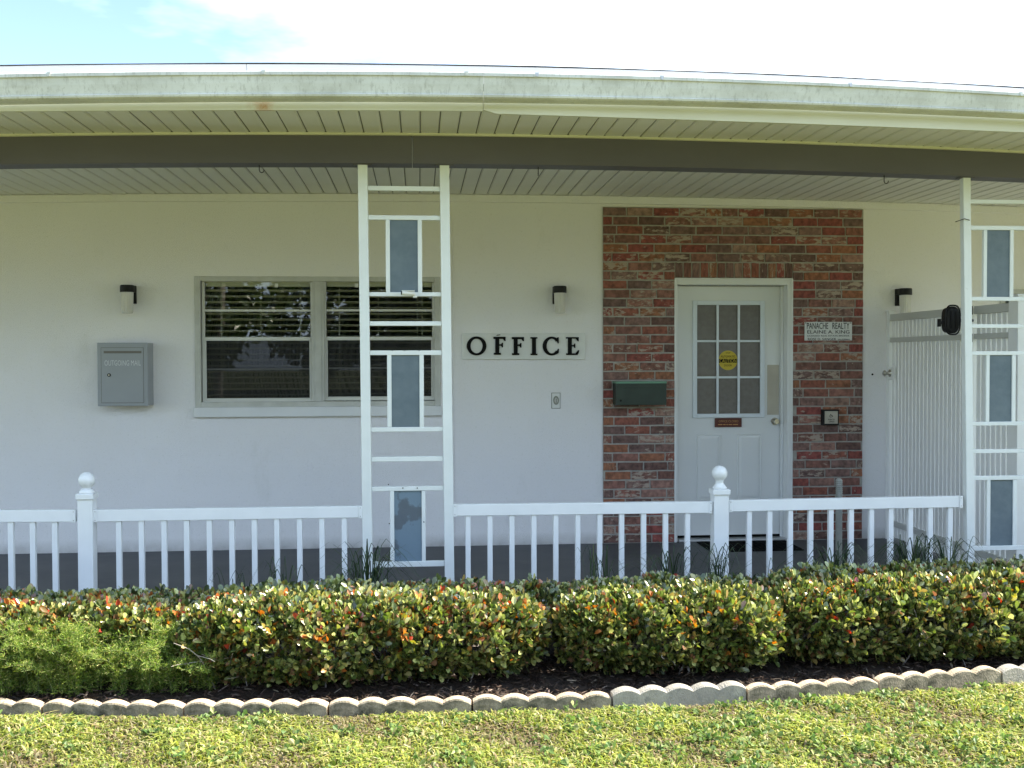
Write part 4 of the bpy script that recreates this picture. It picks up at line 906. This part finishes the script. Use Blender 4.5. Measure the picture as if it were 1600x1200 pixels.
def lumps(X, th, s):
    return .5*np.sin(X*9.1+s)*np.sin(th*2.3+s*2)+.35*np.sin(X*17.3+th*3+s*3)+.25*np.sin(X*31+th*5.1+s)+.2*np.sin(X*4.1-s)
def shrub(name, px0, px1, dfront, depth, ztop, seed, label, newp=.07, nros=2500, stems=26, zlow=0.06, nleafobj=170):
    xa, xb = P(px0, 980, dfront).x, P(px1, 980, dfront).x; xc, hx = (xa+xb)/2, (xb-xa)/2
    yf = dfront-DW; ry = depth/2; yc = yf+ry; zc = (ztop+zlow)/2; rz_ = (ztop-zlow)/2
    t = thing(name, (xc, yc, LZ+.02), label, 'shrub', 'shrubs of the low hedge before the porch')
    def surf(X, th, s=1.0):
        u = np.clip(np.abs((X-xc)/hx), 0, 1); tap = (1-u**6)**.5; k = s*(1+.17*lumps(X, th, seed))*(.25+.75*tap)
        c, sn = np.cos(th), np.sin(th); e = .72
        y = yc-ry*np.sign(c)*np.abs(c)**e*k*(1-.42*np.clip(-sn, 0, 1)); z = zc+rz_*np.sign(sn)*np.abs(sn)**e*(k*.6+.4*tap+.0)*(1+.0*k)
        return np.stack([X, y, z], 1)
    n = nros; X = RNG.uniform(xa, xb, n); th = RNG.uniform(-1.25, 2.9, n); s = 1-RNG.uniform(0, 1, n)**1.6*.42
    lowcut = (RNG.uniform(0, 1, n) < np.clip(.5-th*1.1, 0, .8)*.75) & (th < .5); X, th, s = X[~lowcut], th[~lowcut], s[~lowcut]; n = len(X)
    C = surf(X, th, s)+RNG.normal(0, .012, (n, 3)); N = norm(np.stack([(X-xc)/hx*.25, -np.cos(th), np.sin(th)*.8], 1)+np.array([.15, -.1, .85]))
    m_ = RNG.integers(4, 8, n); idx = np.repeat(np.arange(n), m_); tot = len(idx)
    ax = N[idx]+RNG.normal(0, .12, (tot, 3)); rad = norm(np.cross(ax, RNG.normal(size=(tot, 3)))); op = RNG.uniform(.20, 1.0, tot)[:, None]
    D = norm(norm(ax)*np.cos(op)+rad*np.sin(op)); Ls = RNG.uniform(.028, .050, tot); pos = C[idx]+RNG.normal(0, .006, (tot, 3))
    colr = pick(tot, LEAFC); toplike = (np.sin(th)[idx] > .1); isnew = (RNG.uniform(0, 1, n)[idx] < np.where(toplike, newp, newp*.5)) & (RNG.uniform(0, 1, tot) < .6)
    colr[isnew] = pick(int(isnew.sum()), NEWC)
    fo_ = bulk('foliage', leaves(pos, D, Ls, Ls*RNG.uniform(.42, .6, tot), face=(.60, -.58, .58)), LEAFF, colr, M['leaf'], t, 'stuff', True)
    # leaves that can be picked out one by one
    n2 = nleafobj; X2 = RNG.uniform(xa+.04, xb-.04, n2); th2 = RNG.uniform(-.35, 1.35, n2); C2 = surf(X2, th2, np.full(n2, 1.03)); dn = norm(np.stack([RNG.normal(0, .5, n2), -np.cos(th2)+RNG.normal(0, .35, n2), np.sin(th2)*.8+.5+RNG.normal(0, .3, n2)], 1))
    for i in range(n2):
        ci = int(RNG.choice(8, p=[.22, .25, .2, .11, .07, .05, .03, .07])); o = bpy.data.objects.new('leaf', LEAFOBJ[ci]); COL.objects.link(o); o.parent = t
        q = Vector(dn[i]).to_track_quat('Y', 'Z'); o.rotation_mode = 'QUATERNION'; from mathutils import Quaternion
        o.rotation_quaternion = q @ Quaternion((0, 1, 0), random.uniform(-1.2, 1.2)); L_ = random.uniform(.036, .052); o.scale = (L_, L_, L_); o.location = Vector(C2[i])-t.location
    # stems
    sb = MB()
    for i in range(stems):
        x = random.uniform(xa+.08, xb-.08); y = yc+random.uniform(-.5, .5)*ry; p = Vector((x, y, LZ+.015)); pts = [p.copy()]; dv = Vector((random.uniform(-.6, .6), random.uniform(-.7, .3), 1)).normalized()
        for k in range(6):
            p = p+dv*random.uniform(.04, .075); dv = (dv+Vector((random.uniform(-.6, .6), random.uniform(-.5, .4), random.uniform(-.25, .3)))).normalized(); pts.append(p.copy())
        r0 = random.uniform(.003, .006); sb.tube(pts, [r0*(1-.12*k) for k in range(7)], 5, False)
        for kk in (2, 3, 4):
            q = pts[kk].copy(); p2 = [q.copy()]; dv2 = Vector((random.uniform(-1, 1), random.uniform(-1, .2), random.uniform(-.2, .8))).normalized()
            for k in range(4): q = q+dv2*random.uniform(.03, .05); dv2 = (dv2+Vector((random.uniform(-.5, .5), random.uniform(-.5, .2), random.uniform(-.3, .3)))).normalized(); p2.append(q.copy())
            sb.tube(p2, [r0*.5, r0*.45, r0*.4, r0*.35, r0*.25], 5, False)
    obj('stem', sb, M['bark'], t)['kind'] = 'stuff'
    return t
shrub('hedge_shrub', -640, 310, 4.93, .48, .330, 1.3, 'leafy hedge shrub with orange new leaves behind the ferny foliage', .26, 6200, 40, .02)
shrub('hedge_shrub', 262, 856, 4.75, .64, .355, 2.7, 'broad hedge shrub with many orange and yellow leaves below the left lattice column', .16, 6400, 60, -.02)
shrub('hedge_shrub', 882, 1240, 4.76, .64, .345, 4.1, 'dense green hedge shrub below the door, between two dark gaps', .05, 4700, 34, -.01)
shrub('hedge_shrub', 1216, 1900, 4.83, .70, .372, 5.6, 'dark green hedge shrub at the right, below the slatted gate', .08, 7600, 46, -.03)
shrub('rear_hedge', -640, 1900, 5.30, .34, .270, 7.7, 'shaded low hedge row directly behind the sunlit shrubs', .07, 11000, 40, .02, 0)

# asparagus-like ferny shrub at the left, in front of the first hedge shrub
def fern(px0, px1, dfront, ztop, label, seed, nst):
    r = random.Random(seed); xa, xb = P(px0, 1000, dfront).x, P(px1, 1000, dfront).x
    t = thing('fern_shrub', ((xa+xb)/2, dfront-DW+.15, LZ+.02), label, 'shrub')
    sb = MB(); pos = []; dr = []; bases = []
    for i in range(nst):
        x = r.uniform(xa, xb); y = dfront-DW+.02+r.uniform(.02, .30); p = Vector((x, y, LZ+.03)); H = (ztop-LZ)*r.uniform(.5, 1.12)*(1-.35*abs((x-(xa+xb)/2)/((xb-xa)/2))**3)
        out = Vector((r.uniform(-.6, .6), r.uniform(-1, .15), 0)); pts = [p.copy()]
        for k in range(1, 9):
            u = k/8; pts.append(p+Vector((out.x*.16*u*u*1.4, out.y*.17*u*u*1.3, H*(u*1.25-.35*u*u*u))))
        sb.tube(pts, [.0016]*9, 4, False)
        for k in range(1, 9):
            for q in range(5):
                u = r.random(); a_ = pts[k-1].lerp(pts[k], u); dv = Vector((r.uniform(-1, 1), r.uniform(-1, 1), r.uniform(-.3, .9))).normalized(); l_ = r.uniform(.02, .05)
                for s_ in range(7):
                    b_ = a_+dv*l_*(s_+1)/7
                    for w_ in range(2): pos.append(b_[:]); dr.append((Vector((r.uniform(-1, 1), r.uniform(-1, 1), r.uniform(-.5, 1))).normalized()+dv*.6)[:])
    pos = np.array(pos); dr = np.array(dr); n = len(pos)
    bulk('foliage', leaves(pos, dr, RNG.uniform(.010, .026, n), RNG.uniform(.0018, .0036, n)), [(0, 2, 1), (1, 2, 3)], pick(n, [((.20, .29, .05), 3), ((.31, .37, .09), 2.2), ((.10, .17, .035), 2.8), ((.42, .40, .16), 1)]), M['fern'], t, 'stuff')
    obj('stem', sb, M['fernstem'], t); return t
fern(-110, 250, 4.82, .285, 'feathery bright green ferny shrub at the left end of the bed', 3, 230)
fern(200, 330, 4.80, .26, 'small ferny tuft poking out between the feathery shrub and the broad hedge', 9, 45)

# strap-leaved clumps by the fence
def clump(px, py_top, d, label, n, spread, seed):
    n = int(n*1.25)
    r = np.random.default_rng(seed); c = P(px, 930, d); H = P(px, py_top, d).z
    segs = 9; ang = r.uniform(0, 2*np.pi, n); reach = r.uniform(.25, 1.0, n)*spread*1.5; hh = (H-LZ)*r.uniform(.62, .95, n)
    b = np.stack([c.x+r.normal(0, .03, n), c.y+r.normal(0, .02, n), np.full(n, LZ+.02)], 1); hd_ = np.stack([np.cos(ang), np.sin(ang)*.45, np.zeros(n)], 1); sd = np.stack([-np.sin(ang), np.cos(ang), np.zeros(n)], 1)
    V = []; w0 = r.uniform(.0024, .0044, n)
    for k in range(segs+1):
        u = k/segs; p = b+hd_*(reach*u**1.7)[:, None]; p[:, 2] += hh*np.sin(np.pi*.5*min(1, u*1.35))-hh*.35*max(0, u-.65)**1.3*(reach/spread)*3; w_ = (w0*(1-.85*u**2))[:, None]
        V += [p-sd*w_, p+sd*w_]
    V = np.stack(V, 1); F = []
    for k in range(segs): F += [(2*k, 2*k+1, 2*k+2), (2*k+1, 2*k+3, 2*k+2)]
    o = bulk('strap_grass_clump', V, F, pick(n, [((.025, .045, .02), 3), ((.04, .07, .025), 2), ((.08, .11, .04), .5)]), M['strap']); tag(o, label, 'grass plant', 'dark strap leaved clumps along the railing')
clump(575, 838, 5.75, 'dark strap leaved clump at the foot of the left lattice column', 60, .30, 1)
clump(437, 862, 5.75, 'sparse dark grass clump midway along the left railing', 12, .16, 2)
clump(372, 862, 5.75, 'thin grass clump behind the hedge under the mid left railing', 9, .14, 8)
clump(938, 838, 5.75, 'narrow dark grass clump before the brick edge', 16, .13, 3)
clump(1045, 838, 5.75, 'arching strap leaved clump just left of the ball-topped post before the door', 34, .36, 4)
clump(1122, 842, 5.70, 'dark strap leaved clump at the foot of the post before the door', 34, .22, 5)
clump(1205, 866, 5.75, 'low thin grass clump under the door mat end', 14, .22, 9)
clump(1300, 840, 5.75, 'strap leaved clump round the foot of the grey pipe', 46, .28, 6)
clump(1425, 828, 5.75, 'bushy strap leaved clump in front of the slatted gate', 80, .30, 7)
clump(1485, 835, 5.75, 'arching strap leaved clump beside the right lattice column', 40, .44, 10)

# dead leaf litter on top of grass
# ------------------------------------------------------------------ trees across the road (seen mirrored in the window)
n = 60; tr = MB()
rt = random.Random(4); pos = []; 
for i in range(26):
    x = -34+i*2.9+rt.uniform(-1, 1); y = -40+rt.uniform(-5, 5); h = rt.uniform(7, 12); rr_ = rt.uniform(2.2, 3.6)
    tr.tube([(x, y, LZ), (x+.2, y, h*.4), (x+rt.uniform(-.6, .6), y, h*.8)], [.22, .17, .07], 7, False)
    for k in range(4): tr.tube([(x+.1, y, h*(.3+.1*k)), (x+rt.uniform(-2, 2), y+rt.uniform(-1, 1), h*(.55+.1*k)), (x+rt.uniform(-3, 3), y+rt.uniform(-1.5, 1.5), h*(.75+.07*k))], [.09, .05, .02], 5, False)
    for k in range(2600):
        a_ = RNG.normal(size=3); a_ = a_/np.linalg.norm(a_)*RNG.uniform(.5, 1)**.5; pos.append((x+a_[0]*rr_*(1+.3*math.sin(a_[2]*5+i)), y+a_[1]*rr_, h*.55+a_[2]*h*.46))
tro = obj('treeline', tr, M['bark']); tag(tro, 'trunks and branches of the trees across the lawn mirrored in the window', 'trees', kind='stuff')
pos = np.array(pos); n = len(pos)
fo2 = bulk('treeline_foliage', leaves(pos, RNG.normal(size=(n, 3)), RNG.uniform(.25, .5, n), RNG.uniform(.2, .35, n)), LEAFF, pick(n, [((.05, .09, .02), 3), ((.08, .12, .03), 1)]), M['leaf'], kind='stuff')
tag(fo2, 'dark green tree crowns across the lawn mirrored in the window', 'trees', kind='stuff')
